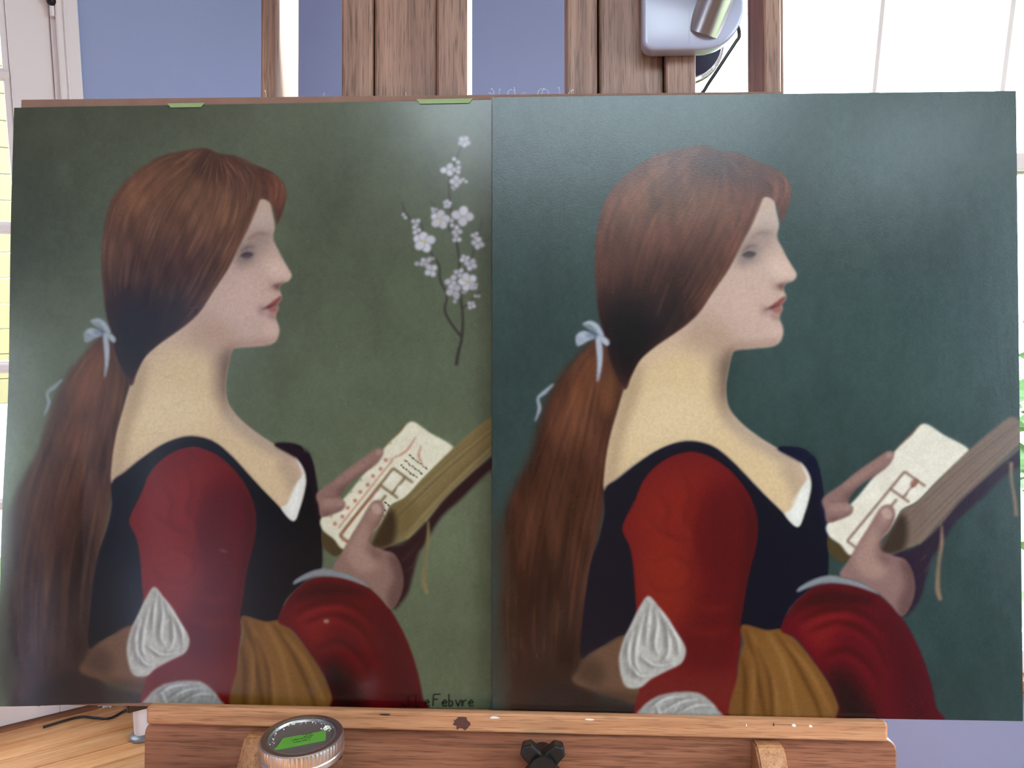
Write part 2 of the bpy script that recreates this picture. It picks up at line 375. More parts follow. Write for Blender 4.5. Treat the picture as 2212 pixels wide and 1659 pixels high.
    F([(586, 604), (592, 618), (602, 626), (598, 634), (586, 626)], (150, 116, 108), 5, .6, cs)
    F([(577, 669), (592, 656), (611, 643), (613, 651), (604, 660), (590, 668)], (112, 48, 48), 2., .8, cs)               # lips
    F([(580, 671), (596, 666), (604, 662), (607, 671), (600, 681), (588, 679)], (128, 62, 58), 2.6, .7, cs)
    T([(570, 672), (585, 668), (604, 661)], [3, 4, 2], (66, 34, 36), 1.4, .8, cs)
    F([(562, 668), (574, 664), (578, 680), (566, 684)], (128, 96, 92), 5, .6, cs)
    F([(580, 682), (600, 684), (601, 694), (588, 694)], (128, 96, 90), 4, .65, cs)
    F([(575, 705), (602, 702), (604, 730), (580, 738)], (196, 162, 148), 8, .6, cs)
    F([(505, 745), (560, 738), (604, 735), (590, 752), (540, 760), (500, 765)], (146, 112, 98), 6, .55, cs)
    # ---- crown of hair
    hair = [(246, 735), (232, 690), (226, 640), (222, 584), (224, 523), (233, 469), (249, 427), (276, 394), (309, 366), (349, 342), (396, 329), (447, 322), (480, 334),
            (518, 339), (555, 357), (593, 374), (617, 397), (623, 428), (612, 468), (603, 486), (597, 460), (589, 440), (569, 432), (558, 456), (544, 490), (524, 530),
            (497, 584), (464, 634), (437, 676), (410, 703), (376, 728), (342, 752), (314, 778), (296, 812), (284, 840), (262, 800), (250, 765)]
    hc = (84, 58, 48) if not copy else (88, 54, 44)
    F(hair, hc, 2.2)
    ch = B.full(hair, 2.4)
    F([(222, 600), (300, 560), (420, 560), (500, 570), (430, 680), (340, 750), (280, 840), (240, 740)], (50, 34, 30), 34, .85, ch)
    F([(240, 690), (330, 640), (420, 660), (380, 730), (310, 790), (282, 830), (250, 770)], (26, 23, 27), 24, .85, ch)
    F([(440, 322), (520, 345), (600, 385), (560, 420), (480, 400), (420, 370)], (64, 44, 40), 16, .7, ch)
    F([(270, 420), (330, 370), (400, 380), (470, 420), (530, 440), (520, 500), (430, 500), (330, 510), (260, 490)], (112, 80, 60), 28, .6, ch)
    F([(300, 400), (350, 370), (330, 430), (280, 470)], (134, 86, 60), 16, .6, ch)
    gh = [[(440, 325), (340, 350), (265, 415), (232, 500), (226, 600), (246, 730)], [(450, 325), (380, 370), (310, 440), (275, 530), (262, 640), (275, 770)],
          [(460, 328), (420, 390), (370, 470), (335, 560), (310, 660), (300, 780)], [(470, 332), (470, 410), (440, 490), (400, 570), (365, 650), (320, 760)],
          [(480, 334), (520, 400), (510, 480), (475, 560), (425, 650), (350, 745)], [(490, 336), (560, 385), (553, 460), (520, 535), (465, 630), (390, 718)]]
    cols = [(132, 94, 70), (108, 76, 58), (60, 42, 37), (40, 31, 29), (146, 106, 80), (82, 57, 47)] if not copy else [(136, 84, 62), (110, 66, 50), (58, 36, 36), (44, 30, 32), (126, 82, 64), (84, 50, 42)]
    B.strands(gh, cols, 800, (1.2, 5), .27, ch, 1.3 if copy else .7, 8, (.08, .4))
    B.img *= (1 + ch * (.10 * B.noise(50, 80) + .08 * B.noise(14, 34)))[..., None]
    if not copy:
        B.strands(gh[:], [(168, 118, 84), (150, 98, 66)], 260, (1, 2.2), .5, ch * np.clip(1 - (B.Y - 460) / 200, 0, 1), .35, 6, (.08, .22))
    F([(230, 640), (300, 640), (330, 760), (282, 836), (246, 740)], (24, 21, 26), 22, .55, ch)
    F([(560, 362), (600, 378), (622, 420), (608, 480), (598, 450), (580, 410)], (78, 46, 42), 6, .55, ch)
    for k in range(26):
        y = 370 + B.rng.uniform(0, 30); x = 560 + B.rng.uniform(0, 40)
        T([(x, y), (x + 22, y + 14), (x + 26, y + 45), (x + 14, y + 75)], [.5, 2, .5], (132, 84, 66), .6, .45, ch)
    T([(524, 500), (500, 560), (468, 620), (430, 676)], [1, 3, 1], (140, 92, 64), 1.2, .5, ch)
    if not copy:
        for _ in range(30):                          # fine cracks in the old varnish
            x, y = B.rng.uniform(300, 560), B.rng.uniform(640, 960); a = B.rng.uniform(-.5, .3); L = B.rng.uniform(20, 80)
            T([(x, y), (x + L / 2, y + L / 2 * a + B.rng.normal(0, 3)), (x + L, y + L * a)], .6, (120, 96, 76), .4, .32, cs)
    # ---- bow
    bw = (150, 154, 164) if copy else (128, 134, 140)
    for q in ([(195, 702), (212, 694), (230, 704), (240, 728), (228, 722), (214, 703)], [(184, 724), (200, 716), (222, 728), (210, 736), (188, 748), (182, 738)],
              [(226, 726), (240, 728), (252, 738), (248, 748), (234, 738)], [(224, 730), (234, 734), (238, 770), (232, 812), (226, 822), (227, 776)]):
        F(q, bw, 1.4); F([(x * .9 + .1 * 222, y * .9 + .1 * 728) for x, y in q][:4], (172, 178, 186), 2.5, .5)
    F([(204, 722), (222, 712), (226, 730), (208, 732)], (92, 100, 122), 3, .6)
    T([(136, 828), (118, 845), (104, 858), (107, 880), (98, 906)], [4, 9, 6, 8, 3], bw, 1.3, .9)
    # ---- dark bodice
    F([(243, 1050), (270, 1028), (309, 997), (348, 970), (387, 954), (426, 950), (466, 962), (505, 994), (552, 1045), (600, 1094), (636, 1131), (650, 1104), (662, 1062), (664, 1034),
       (656, 1012), (640, 992), (596, 966), (630, 963), (654, 970), (660, 982), (670, 984), (681, 1013), (689, 1068), (697, 1131), (699, 1193), (694, 1240), (660, 1262), (620, 1300), (600, 1346), (560, 1350),
       (520, 1345), (400, 1420), (290, 1400), (245, 1378), (195, 1405), (198, 1311), (212, 1213), (232, 1150), (242, 1100)], (17, 16, 23) if not copy else (19, 20, 33), 1.6)
    T([(245, 1050), (309, 1001), (387, 960), (426, 956), (466, 968), (505, 1000), (560, 1058)], [4, 7, 9, 9, 8, 6, 4], (40, 30, 36) if not copy else (26, 30, 40), 3, .7)
    F([(596, 966), (630, 963), (655, 972), (672, 988), (690, 1070), (698, 1140), (686, 1120), (672, 1040), (650, 1000)], (42, 28, 34) if not copy else (26, 26, 44), 4, .8)
    F([(640, 992), (655, 1012), (663, 1038), (661, 1062), (650, 1104), (636, 1131), (611, 1104), (628, 1090), (644, 1050), (656, 1030), (648, 1008)], (206, 202, 192), 1.3)
    F([(632, 1070), (650, 1050), (644, 1100), (634, 1120), (624, 1104)], (222, 218, 208), 3, .7)
    # ---- far arm, dark drapery at lower left
    F([(150, 1452), (190, 1462), (270, 1490), (330, 1500), (330, 1540), (60, 1540), (90, 1480)], (38, 31, 30), 10, .85)
    F([(288, 1356), (240, 1377), (203, 1400), (186, 1428), (176, 1452), (223, 1473), (270, 1488), (318, 1494), (330, 1400)], (100, 71, 53) if not copy else (96, 70, 54), 3)
    F([(180, 1440), (203, 1402), (240, 1420), (230, 1465)], (62, 46, 38), 10, .7)
    F([(220, 1470), (320, 1480), (318, 1498), (260, 1494)], (58, 42, 34), 6, .6)
    # ---- near sleeve
    rd = (98, 29, 27) if not copy else (100, 30, 30)
    slv = [(411, 972), (379, 981), (348, 1001), (321, 1033), (305, 1072), (282, 1118), (279, 1139), (293, 1170), (301, 1213), (305, 1272), (308, 1320), (312, 1420), (315, 1464), (318, 1545),
           (540, 1545), (516, 1520), (515, 1429), (522, 1370), (520, 1334), (525, 1303), (532, 1256), (541, 1213), (552, 1170), (555, 1123), (548, 1087), (532, 1052), (505, 1017), (470, 988), (434, 973)]
    F(slv, rd, 1.3); cl = B.full(slv, 1.3)
    F([(430, 1010), (470, 1020), (440, 1120), (420, 1190), (330, 1180), (300, 1120), (330, 1040)], (122, 38, 30), 26, .6, cl)
    F([(320, 1180), (420, 1190), (440, 1280), (400, 1340), (320, 1280)], (124, 42, 31), 24, .65, cl)
    F([(450, 1050), (540, 1060), (556, 1150), (530, 1250), (450, 1240), (420, 1160)], (74, 22, 26), 24, .75, cl)
    F([(430, 1250), (530, 1250), (520, 1420), (430, 1440), (380, 1400), (410, 1320)], (72, 24, 26), 24, .6, cl)
    F([(320, 1450), (520, 1440), (520, 1500), (320, 1500)], (96, 36, 33), 16, .6, cl)
    for q in ([(400, 1005), (415, 1060), (405, 1110), (430, 1150), (418, 1200)], [(352, 1060), (372, 1090), (365, 1130), (395, 1160)], [(330, 1110), (370, 1150), (420, 1160)],
              [(340, 1205), (380, 1190), (420, 1220), (400, 1260), (350, 1262), (330, 1235)], [(430, 1285), (470, 1300), (510, 1292)], [(420, 1340), (470, 1350), (510, 1340)], [(445, 1080), (425, 1140), (440, 1200)]):
        T(q, [4, 10, 4], (80, 24, 25), 5, .5, cl); T([(x - 9, y + 3) for x, y in q], [3, 8, 3], (134, 48, 36), 6, .4, cl)
    F([(500, 1030), (552, 1100), (556, 1150), (535, 1250), (520, 1340), (508, 1330), (528, 1180), (530, 1090)], (52, 16, 22), 9, .55, cl)
    # ---- white cuffs
    def cuff(q, folds, base):
        F(q, base, 1.2); c = B.full(q, 1.2)
        for f in folds:
            T(f, [2, 9, 3], (104, 98, 92), 3.2, .8, c); T([(x + 8, y - 1) for x, y in f], [1, 6, 1], (216, 212, 204), 2.4, .75, c)
        for _ in range(90):
            f = folds[B.rng.integers(len(folds))]; k = B.rng.integers(len(f)); x, y = np.array(f[k]) + B.rng.normal(0, 9, 2)
            T([(x, y), (x + B.rng.normal(0, 6), y + B.rng.uniform(6, 24))], B.rng.uniform(1, 3.5), (112, 106, 100) if B.rng.random() < .5 else (208, 204, 196), 1.2, .35, c)
    lw = (168, 163, 154)
    cuff([(332, 1274), (352, 1295), (372, 1319), (388, 1346), (405, 1374), (409, 1394), (399, 1416), (372, 1430), (336, 1449), (316, 1465), (289, 1465), (277, 1444), (272, 1405), (281, 1366), (297, 1331), (313, 1299)],
         [[(333, 1282), (326, 1330), (322, 1380)], [(338, 1285), (345, 1330), (340, 1380), (350, 1400)], [(345, 1295), (365, 1340), (368, 1390), (355, 1415)], [(318, 1310), (305, 1360), (300, 1410), (312, 1440)],
          [(296, 1345), (285, 1390), (290, 1440)], [(360, 1320), (385, 1365), (390, 1400)], [(310, 1400), (340, 1420), (380, 1415)], [(284, 1410), (305, 1440), (330, 1440)]], lw)
    cuff([(310, 1540), (318, 1508), (346, 1486), (372, 1478), (398, 1475), (434, 1477), (458, 1493), (474, 1512), (480, 1540)],
         [[(330, 1510), (360, 1490), (400, 1484)], [(350, 1520), (390, 1498), (430, 1490)], [(380, 1525), (420, 1505), (460, 1505)], [(340, 1500), (350, 1525), (345, 1540)]], (150, 146, 140))
    # ---- ochre scarf
    sc = [(524, 1335), (575, 1347), (603, 1345), (632, 1366), (669, 1412), (701, 1460), (722, 1508), (730, 1545), (512, 1545), (515, 1440), (522, 1390), (527, 1372)]
    F(sc, (104, 70, 38) if not copy else (106, 70, 38), 1.6); c = B.full(sc, 1.4)
    F([(560, 1360), (610, 1360), (690, 1480), (700, 1540), (590, 1540)], (120, 82, 44), 14, .7, c)
    for q, k in (([(530, 1345), (545, 1400), (560, 1470), (575, 1545)], 0), ([(540, 1345), (565, 1400), (590, 1470), (600, 1545)], 1), ([(522, 1400), (530, 1450), (528, 1545)], 0), ([(590, 1350), (630, 1410), (670, 1490), (690, 1545)], 0),
                 ([(575, 1350), (610, 1420), (640, 1545)], 1), ([(535, 1385), (548, 1430), (545, 1545)], 1), ([(615, 1375), (660, 1430), (705, 1520)], 1), ([(555, 1380), (580, 1450), (585, 1545)], 0)):
        T(q, [3, 9, 5], (66, 40, 24) if k == 0 else (142, 100, 58), 4, .65, c)
    # ---- far sleeve over the forearm
    fs = [(602, 1346), (618, 1308), (640, 1280), (668, 1258), (700, 1250), (745, 1252), (790, 1268), (822, 1294), (846, 1322), (872, 1368), (890, 1412), (905, 1462), (914, 1508), (920, 1545), (732, 1545), (720, 1505), (701, 1460), (669, 1412), (634, 1366)]
    F(fs, (84, 24, 28) if not copy else (82, 22, 30), 2); c = B.full(fs, 2)
    F([(640, 1320), (700, 1300), (750, 1310), (720, 1350), (690, 1400), (650, 1370)], (112, 34, 32), 16, .75, c)
    F([(620, 1310), (680, 1265), (760, 1270), (800, 1290), (740, 1295), (660, 1300)], (50, 15, 20), 8, .75, c)
    F([(800, 1300), (850, 1340), (900, 1460), (915, 1540), (850, 1540), (830, 1420)], (58, 18, 28), 22, .7, c)
    F([(700, 1440), (740, 1440), (800, 1545), (725, 1545)], (26, 16, 22), 18, .8, c)
    for q in ([(660, 1350), (720, 1330), (780, 1360), (820, 1430)], [(690, 1300), (760, 1310), (810, 1350)], [(690, 1400), (740, 1390), (790, 1440), (810, 1520)], [(640, 1330), (680, 1310), (730, 1305)]):
        T(q, [4, 12, 4], (48, 14, 20), 5, .7, c); T([(x + 2, y + 14) for x, y in q], [4, 12, 4], (116, 34, 34), 7, .5, c)
    F([(640, 1257), (668, 1241), (696, 1233), (724, 1236), (757, 1245), (786, 1258), (800, 1272), (760, 1258), (724, 1250), (690, 1249), (660, 1258), (636, 1268)], (122, 122, 124), 2.2)
    # ---- far hand behind the page
    def hand(q, shade, lit):
        F(q, (128, 98, 88) if not copy else (126, 96, 90), 1.5); c = B.full(q, 1.4)
        for s_ in shade: F(s_, (82, 58, 54), 6, .7, c)
        for s_ in lit: F(s_, (156, 124, 110), 6, .7, c)
    # underside of the book, fingers in shade
    F([(806, 1190), (870, 1178), (917, 1134), (959, 1081), (1010, 1030), (1064, 985), (1096, 960), (1096, 1000), (1061, 1016), (1000, 1077), (953, 1122), (918, 1180), (905, 1200), (893, 1245), (884, 1280), (868, 1305), (850, 1318), (830, 1260)], (46, 30, 32) if not copy else (42, 30, 42), 3)
    F([(699, 1150), (723, 1166), (746, 1189), (730, 1206), (712, 1198), (698, 1180)], (70, 58, 38), 1.6)
    pg = (204, 196, 172) if not copy else (206, 196, 178)
    page = [(891, 914), (930, 938), (980, 970), (956, 999), (917, 1036), (878, 1077), (846, 1097), (820, 1140), (790, 1165), (746, 1191), (723, 1168), (699, 1148), (698, 1122), (745, 1082), (790, 1026), (834, 970), (866, 938)]
    F([(836, 966), (880, 918), (890, 915), (884, 940), (850, 975), (838, 980)], (98, 84, 54) if not copy else (84, 60, 52), 1.5)
    F(page, pg, 1.2); cp = B.full(page, 1.)
    B.img += (cp * (B.noise(9, 9) * 4 + B.noise(30, 30) * 5))[..., None]
    ux, uy = np.array([-.62, .785]), np.array([.80, .60])          # down the page, across the page
    o = np.array([905., 925.])
    pt = lambda a, b: tuple(o + ux * a + uy * b)
    br, rr = (98, 78, 54), (150, 62, 50)
    if not copy:
        for q in ([pt(20, 10), pt(60, 12), pt(95, -4)], [pt(28, 30), pt(50, 40), pt(62, 62)]): T(q, [1.5, 3, 1], rr, .6, .85, cp)
        for a in range(100, 290, 22): D(*pt(a, -8 + 3 * np.sin(a)), 4, 4, rr if a % 44 else (96, 98, 120), .8, .75, cp)
        for a in range(30, 300, 34): D(*pt(a, -26), 3, 3, (110, 100, 66), .8, .7, cp)
        T([pt(90, 2), pt(280, 2)], 2.2, rr, .6, .8, cp); 
        for a in (62, 76, 90):                       # lines of indistinct writing
            b = 22.
            while b < 66:
                L = B.rng.uniform(3, 8); T([pt(a + B.rng.normal(0, 1), b), pt(a + B.rng.normal(0, 1.6), b + L)], B.rng.uniform(2, 4), (44, 36, 32), .5, .85, cp); b += L + 2
        for a in (174, 187, 200):
            b = 44.
            while b < 66:
                L = B.rng.uniform(3, 7); T([pt(a, b), pt(a + B.rng.normal(0, 1.5), b + L)], 3.5, (44, 36, 32), .5, .85, cp); b += L + 2
        T([(806, 1006), (784, 1030), (752, 1068)], 1, rr, .5, .5, cp)
    fr = [pt(104, 14), pt(104, 66)], [pt(104, 14), pt(290, 14)], [pt(150, 14), pt(150, 62)], [pt(290, 14), pt(290, 60)], [pt(160, 38), pt(275, 38)], [pt(104, 46), pt(150, 46)]
    for q in fr: T(q, 4.5 if copy else 5, br if not copy else (104, 76, 62), .7, .9, cp)
    if not copy: T([pt(155, 17), pt(285, 17), pt(285, 50)], 2.6, rr, .6, .85, cp)
    else: D(*pt(112, 44), 7, 10, (128, 80, 66), 2, .8, cp, .6)
    for a, b, ra, rb in ((120, 26, 11, 8), (130, 52, 9, 6), (172, 25, 10, 5)): D(*pt(a, b), ra, rb, (214, 206, 190), 2, .8, cp, -.9)
    hand([(687, 1071), (723, 1043), (756, 1015), (795, 987), (817, 972), (830, 974), (828, 990), (812, 1010), (773, 1036), (751, 1055), (738, 1078), (748, 1089), (745, 1104), (723, 1115), (697, 1121), (691, 1096)],
         [[(700, 1112), (730, 1112), (748, 1098), (735, 1120), (700, 1125)], [(740, 1075), (730, 1066), (760, 1040), (815, 1005), (800, 1020)]], [[(730, 1045), (790, 1000), (815, 985), (790, 1010), (745, 1045)], [(700, 1085), (735, 1083), (735, 1094), (705, 1100)]])
    for q in ([(700, 1078), (735, 1075), (752, 1056)], [(742, 1030), (748, 1040)], [(786, 1000), (793, 1008)], [(735, 1090), (747, 1092)]): T(q, [1, 2.2, 1], (78, 54, 50), 1.4, .6)
    F([(816, 976), (828, 976), (827, 984), (816, 988)], (158, 130, 118), 2, .6); F([(734, 1084), (746, 1088), (744, 1096), (732, 1096)], (154, 124, 112), 2, .6)
    # page block seen from its side, cover edge, ribbon
    blk = [(1100, 880), (1061, 902), (1028, 927), (978, 972), (917, 1035), (878, 1079), (846, 1096), (840, 1110), (812, 1160), (804, 1178), (810, 1190), (824, 1191), (851, 1179), (878, 1168), (917, 1127), (959, 1077), (1010, 1028), (1061, 977), (1100, 940)]
    if copy: blk[0] = (1086, 925); blk[-1] = (1082, 955); blk[1] = (1066, 900)
    F(blk, (118, 102, 68) if not copy else (110, 92, 80), 1.5); c = B.full(blk, 1.3)
    for k in range(26):
        f = k / 25; a0 = np.array([848, 1098]) * (1 - f) + np.array([880, 1165]) * f; a1 = np.array([1100, 885]) * (1 - f) + np.array([1090, 945]) * f
        j = B.rng.normal(0, 2, 2); m = (a0 + a1) / 2 + np.array([-4, -3])
        T([a0 + j, m + j, a1 + j], B.rng.uniform(1, 4), [(86, 70, 46), (146, 128, 88), (100, 84, 56)][k % 3] if not copy else [(84, 68, 62), (132, 114, 100), (98, 82, 74)][k % 3], .8, .55, c)
    F([(846, 1096), (878, 1079), (905, 1100), (880, 1160), (860, 1160), (842, 1130)], (98, 82, 52) if not copy else (104, 84, 72), 6, .6, c)
    F([(842, 1104), (858, 1128), (850, 1180), (806, 1190), (806, 1170)], (46, 36, 28), 5, .85, c)
    T([(880, 1168), (918, 1130), (959, 1080), (1010, 1030), (1064, 980), (1096, 955)], [6, 5, 3, 3, 3, 2], (140, 122, 82) if not copy else (124, 98, 84), 1., .85)
    T([(852, 1180), (885, 1170), (920, 1130)], [1, 4, 2], (34, 28, 30), 1.2, .7)
    rb = (120, 106, 72) if not copy else (128, 102, 82)
    T([(926, 1128), (926, 1165), (920, 1210), (918, 1262), (924, 1286)], [3, 8, 6, 10, 7], rb, 1., .95)
    T([(923, 1170), (919, 1215), (921, 1262)], [2, 2, 2], (84, 72, 50), .8, .7)
    if copy: T([(1064, 996), (1064, 1030), (1071, 1075), (1074, 1110)], [8, 5, 6, 7], rb, 1.2, .9)
    # ---- near hand and thumb
    hand([(722, 1233), (740, 1200), (757, 1168), (779, 1132), (795, 1104), (806, 1089), (820, 1084), (831, 1094), (832, 1112), (821, 1138), (808, 1156), (805, 1180), (830, 1192), (852, 1200), (866, 1225), (872, 1260), (864, 1295), (846, 1318), (822, 1292), (796, 1268), (757, 1245)],
         [[(806, 1155), (802, 1190), (830, 1200), (812, 1206), (796, 1185)], [(840, 1200), (880, 1220), (880, 1300), (845, 1325), (838, 1290), (852, 1250)], [(812, 1148), (832, 1105), (836, 1120), (818, 1150)]],
         [[(750, 1200), (790, 1130), (800, 1150), (795, 1195), (820, 1230), (780, 1240)], [(806, 1095), (822, 1090), (826, 1110), (810, 1130), (800, 1125)]])
    F([(805, 1098), (816, 1092), (826, 1102), (824, 1114), (812, 1112)], (172, 146, 132), 2, .7)
    T([(806, 1156), (802, 1172), (812, 1190)], [1.5, 3, 1], (66, 44, 42), 2, .6); T([(846, 1206), (864, 1228), (868, 1262)], [1, 4, 1], (84, 58, 54), 4, .6)
    for q in ([(870, 1214), (890, 1196), (905, 1176)], [(876, 1240), (894, 1222), (908, 1196)], [(874, 1268), (888, 1254)]): T(q, [2, 4, 1], (70, 48, 48), 2, .6)
    B.img *= (1 + .025 * B.noise(4, 4) + .02 * B.noise(2.5, 2.5))[..., None]
    # ---- blossom twig, on the print only
    if not copy:
        tw = (50, 46, 45)
        T([(986, 792), (990, 765), (997, 735), (1000, 690), (997, 655), (993, 610), (992, 560), (984, 505), (976, 460), (971, 405), (975, 370), (990, 330), (1000, 308)], [7, 6, 5, 4.5, 4, 4, 3, 3, 3, 2], tw, .7, .9)
        T([(996, 728), (975, 700), (962, 672), (966, 640), (952, 605), (950, 575), (932, 545), (918, 510), (912, 480)], [5, 5, 4, 4, 3, 3, 2], tw, .7, .9)
        T([(912, 500), (890, 475), (876, 455), (871, 436)], [3, 3, 2, 1.5], tw, .7, .9); T([(975, 500), (955, 465), (930, 432)], [3, 2, 1.5], tw, .7, .8)
        T([(998, 668), (1018, 650), (1042, 625)], [3, 2, 1], tw, .7, .8); T([(1000, 590), (1018, 560), (1026, 530)], [3, 2, 2], tw, .7, .8); T([(1040, 470), (1037, 500)], 1.5, tw, .7, .7); T([(1045, 522), (1058, 514)], 1.5, tw, .7, .7)
        pc = (188, 184, 190)
        def flower(x, y, r, n, eye=False, k=1.):
            a0 = B.rng.uniform(0, 6)
            for i in range(n):
                a = a0 + i * 2 * np.pi / n + B.rng.normal(0, .12); R = r * B.rng.uniform(.5, .62)
                cx_, cy_ = x + np.cos(a) * R, y + np.sin(a) * R
                D(cx_, cy_, r * .5 + .8, r * .44 + .8, (120, 116, 122), .6, .8, None, a)
                D(cx_, cy_, r * .5, r * .43, np.array(pc) * B.rng.uniform(.9, 1.04) * k, .6, .95, None, a)
            if eye: D(x, y, 3.2, 3.2, (196, 176, 88), 1, .95)
            elif n > 2: D(x, y, 1.6, 1.6, (140, 132, 140), .8, .7)
        for x, y, r, n, e, k in ((1003, 303, 12, 5, 0, 1), (986, 345, 9, 2, 0, .96), (968, 365, 15, 3, 0, 1), (987, 364, 10, 3, 0, .97), (986, 390, 13, 4, 0, .98), (1004, 388, 7, 2, 0, 1), (979, 405, 5, 2, 0, 1), (967, 440, 9, 5, 0, 1), (952, 474, 20, 5, 1, 1.02), (939, 453, 7, 3, 0, 1),
                                 (999, 466, 22, 4, 0, 1), (977, 481, 9, 2, 0, .95), (988, 498, 11, 3, 0, .97), (987, 514, 10, 3, 0, .95), (876, 467, 7, 2, 0, 1), (901, 481, 10, 3, 0, 1), (901, 497, 10, 3, 0, .98), (918, 523, 22, 5, 1, 1.02), (908, 571, 10, 2, 0, .9), (922, 566, 11, 3, 0, .92), (932, 585, 14, 4, 0, .95),
                                 (934, 559, 6, 2, 0, .9), (1026, 509, 9, 3, 0, 1), (1032, 525, 13, 4, 0, 1), (1004, 560, 10, 4, 0, .98), (1017, 572, 13, 4, 0, .97), (992, 590, 11, 3, 0, .93), (976, 607, 14, 3, 0, .92), (1010, 610, 19, 5, 1, 1.02), (981, 630, 16, 4, 0, .9), (984, 648, 8, 2, 0, .93),
                                 (1026, 618, 7, 3, 0, .97), (1030, 641, 6, 2, 0, .98), (1018, 660, 9, 4, 0, .97), (1002, 632, 5, 2, 0, .95)): flower(x, y, r, n, e, k)
        ink = (26, 25, 24)                            # signature in the lower corner
        for x, h, q in ((868, 20, [(.9, 1), (.9, .1), (.4, 0), (0, .25)]), (899, 26, [(0, 1), (.02, 0), (.62, .02)]), (918, 14, [(0, .5), (.8, .55), (.5, 1), (.05, .6), (.2, .05), (.8, .1)]), (936, 26, [(.9, 1), (.05, .95), (0, 0)]), (936, 26, [(0, .55), (.6, .58)]),
                        (955, 14, [(0, .5), (.8, .55), (.5, 1), (.05, .6), (.2, .05), (.8, .1)]), (970, 26, [(0, 1), (.02, 0), (.4, .05), (.45, .4), (.05, .45)]), (984, 14, [(0, 1), (.4, 0), (.8, 1)]), (998, 14, [(0, 1), (.05, 0), (.1, .7), (.7, 1)]), (1011, 14, [(0, .5), (.8, .55), (.5, 1), (.05, .6), (.2, .05), (.8, .1)])):
            for a, b in zip(q[:-1], q[1:]): T([(x + a[0] * (14 if h < 20 else 18), 1526 - a[1] * h), (x + b[0] * (14 if h < 20 else 18), 1526 - b[1] * h)], 3., ink, .5, .85)
        D(890, 1524, 2, 2, ink, .5, .9)
        D(707, 1346, 6, 4, (150, 140, 120), 1, .8); D(484, 1196, 10, 3, (120, 74, 70), 2, .6, None, .3)
    return B

# ================================================================== THE ROOM
M_wall = plain('blue_wall_paint', (150, 163, 204), .6, 0, .03, 3, .08, 400)
M_white = plain('white_gloss_paint', (232, 224, 226), .35, 0, .03, 8, .05, 60)
M_ceil = plain('ceiling_paint', (236, 234, 230), .8, 0, .02, 4)
M_glass = glass_pane('window_glass')
M_black = plain('black_plastic', (16, 16, 18), .35, 0, .1, 40)
M_iron = plain('black_iron', (28, 27, 30), .4, .6, .1, 40)
M_screw = plain('screw_steel', (170, 168, 170), .3, 1., .1, 60)

A31 = R(31); DL = Vector((math.cos(A31), math.sin(A31), 0)); AL = Vector((-1.181, 2.067, 0))       # along the door wall
P0 = AL + DL * .5315
DW = Vector((math.cos(R(-24)), math.sin(R(-24)), 0))                                             # along the window wall
P1 = P0 - DL * 3.0; P2 = P1 + Vector((DL.y, -DL.x, 0)) * 3.2; P4 = P0 + DW * 2.6; P3 = Vector((1.95, P2.y, 0))
CEIL = 2.62

def wall(name, A, B, openings, m=None):
    """wall from A to B with the room on its left side seen from above, rectangular openings (s0, s1, z0, z1); own frame: x along, y outwards"""
    d = (B - A); n = d.length; d.normalize(); out = Vector((d.y, -d.x, 0))
    xs = sorted({0., n, *[v for o in openings for v in o[:2]]}); zs = sorted({0., CEIL, *[v for o in openings for v in o[2:]]})
    b = bmesh.new()
    for xa, xb in zip(xs[:-1], xs[1:]):
        for za, zb in zip(zs[:-1], zs[1:]):
            if any(o[0] - 1e-6 <= xa and xb <= o[1] + 1e-6 and o[2] - 1e-6 <= za and zb <= o[3] + 1e-6 for o in openings): continue
            box(xa, xb, 0, .12, za, zb, bm=b)
    bmesh.ops.remove_doubles(b, verts=b.verts[:], dist=1e-5)
    mw = Matrix(((d.x, out.x, 0, A.x), (d.y, out.y, 0, A.y), (0, 0, 1, 0), (0, 0, 0, 1)))
    o = put(name, b, m or M_wall); o.matrix_world = mw; tag(o, kind='structure')
    return mw, n
def portal(mw, s0, s1, z0, z1):
    l = bpy.data.lights.new('daylight_portal', 'AREA'); l.shape = 'RECTANGLE'; l.size = s1 - s0; l.size_y = z1 - z0
    l.cycles.is_portal = True
    o = bpy.data.objects.new('daylight_portal', l); COL.objects.link(o)
    o.matrix_world = mw @ Matrix.Translation(((s0 + s1) / 2, .10, (z0 + z1) / 2)) @ Matrix.Rotation(R(-90), 4, 'X')
def room_window(name, mw, s0, s1, z0, z1, meet, cols, label_sill=True):
    """sash window: frame, two sashes with muntins, glass, wooden stool"""
    w = empty(name, mw); tag(w, kind='structure')
    put('window_frame', prism_frame(s0, s1, z0, z1, .035, .0, .11), M_white, w)
    put('casing', prism_frame(s0 - .07, s1 + .07, z0 - .02, z1 + .07, .072, -.016, .0), M_white, w)
    put('window_sill', box(s0 - .09, s1 + .09, -.055, .03, z0 - .03, z0, .006), M_sill, w)
    zs = [z0 + .035, meet, z1 - .035]
    for k, (za, zb) in enumerate(zip(zs[:-1], zs[1:])):
        y = .035 if k == 0 else .07
        sh = put('sash', prism_frame(s0 + .035, s1 - .035, za - (.02 if k else 0), zb + (.02 if k == 0 else 0), .035, y, y + .03), M_white, w)
        if k == 1:
            for c in range(1, cols):
                x = s0 + (s1 - s0) * c / cols
                put('muntin', muntin_bar(x, za, zb, y), M_white, sh)
        put('pane', box(s0 + .06, s1 - .06, y + .013, y + .016, za + .01, zb - .01), M_glass, sh)
    portal(mw, s0, s1, z0, z1)
    return w
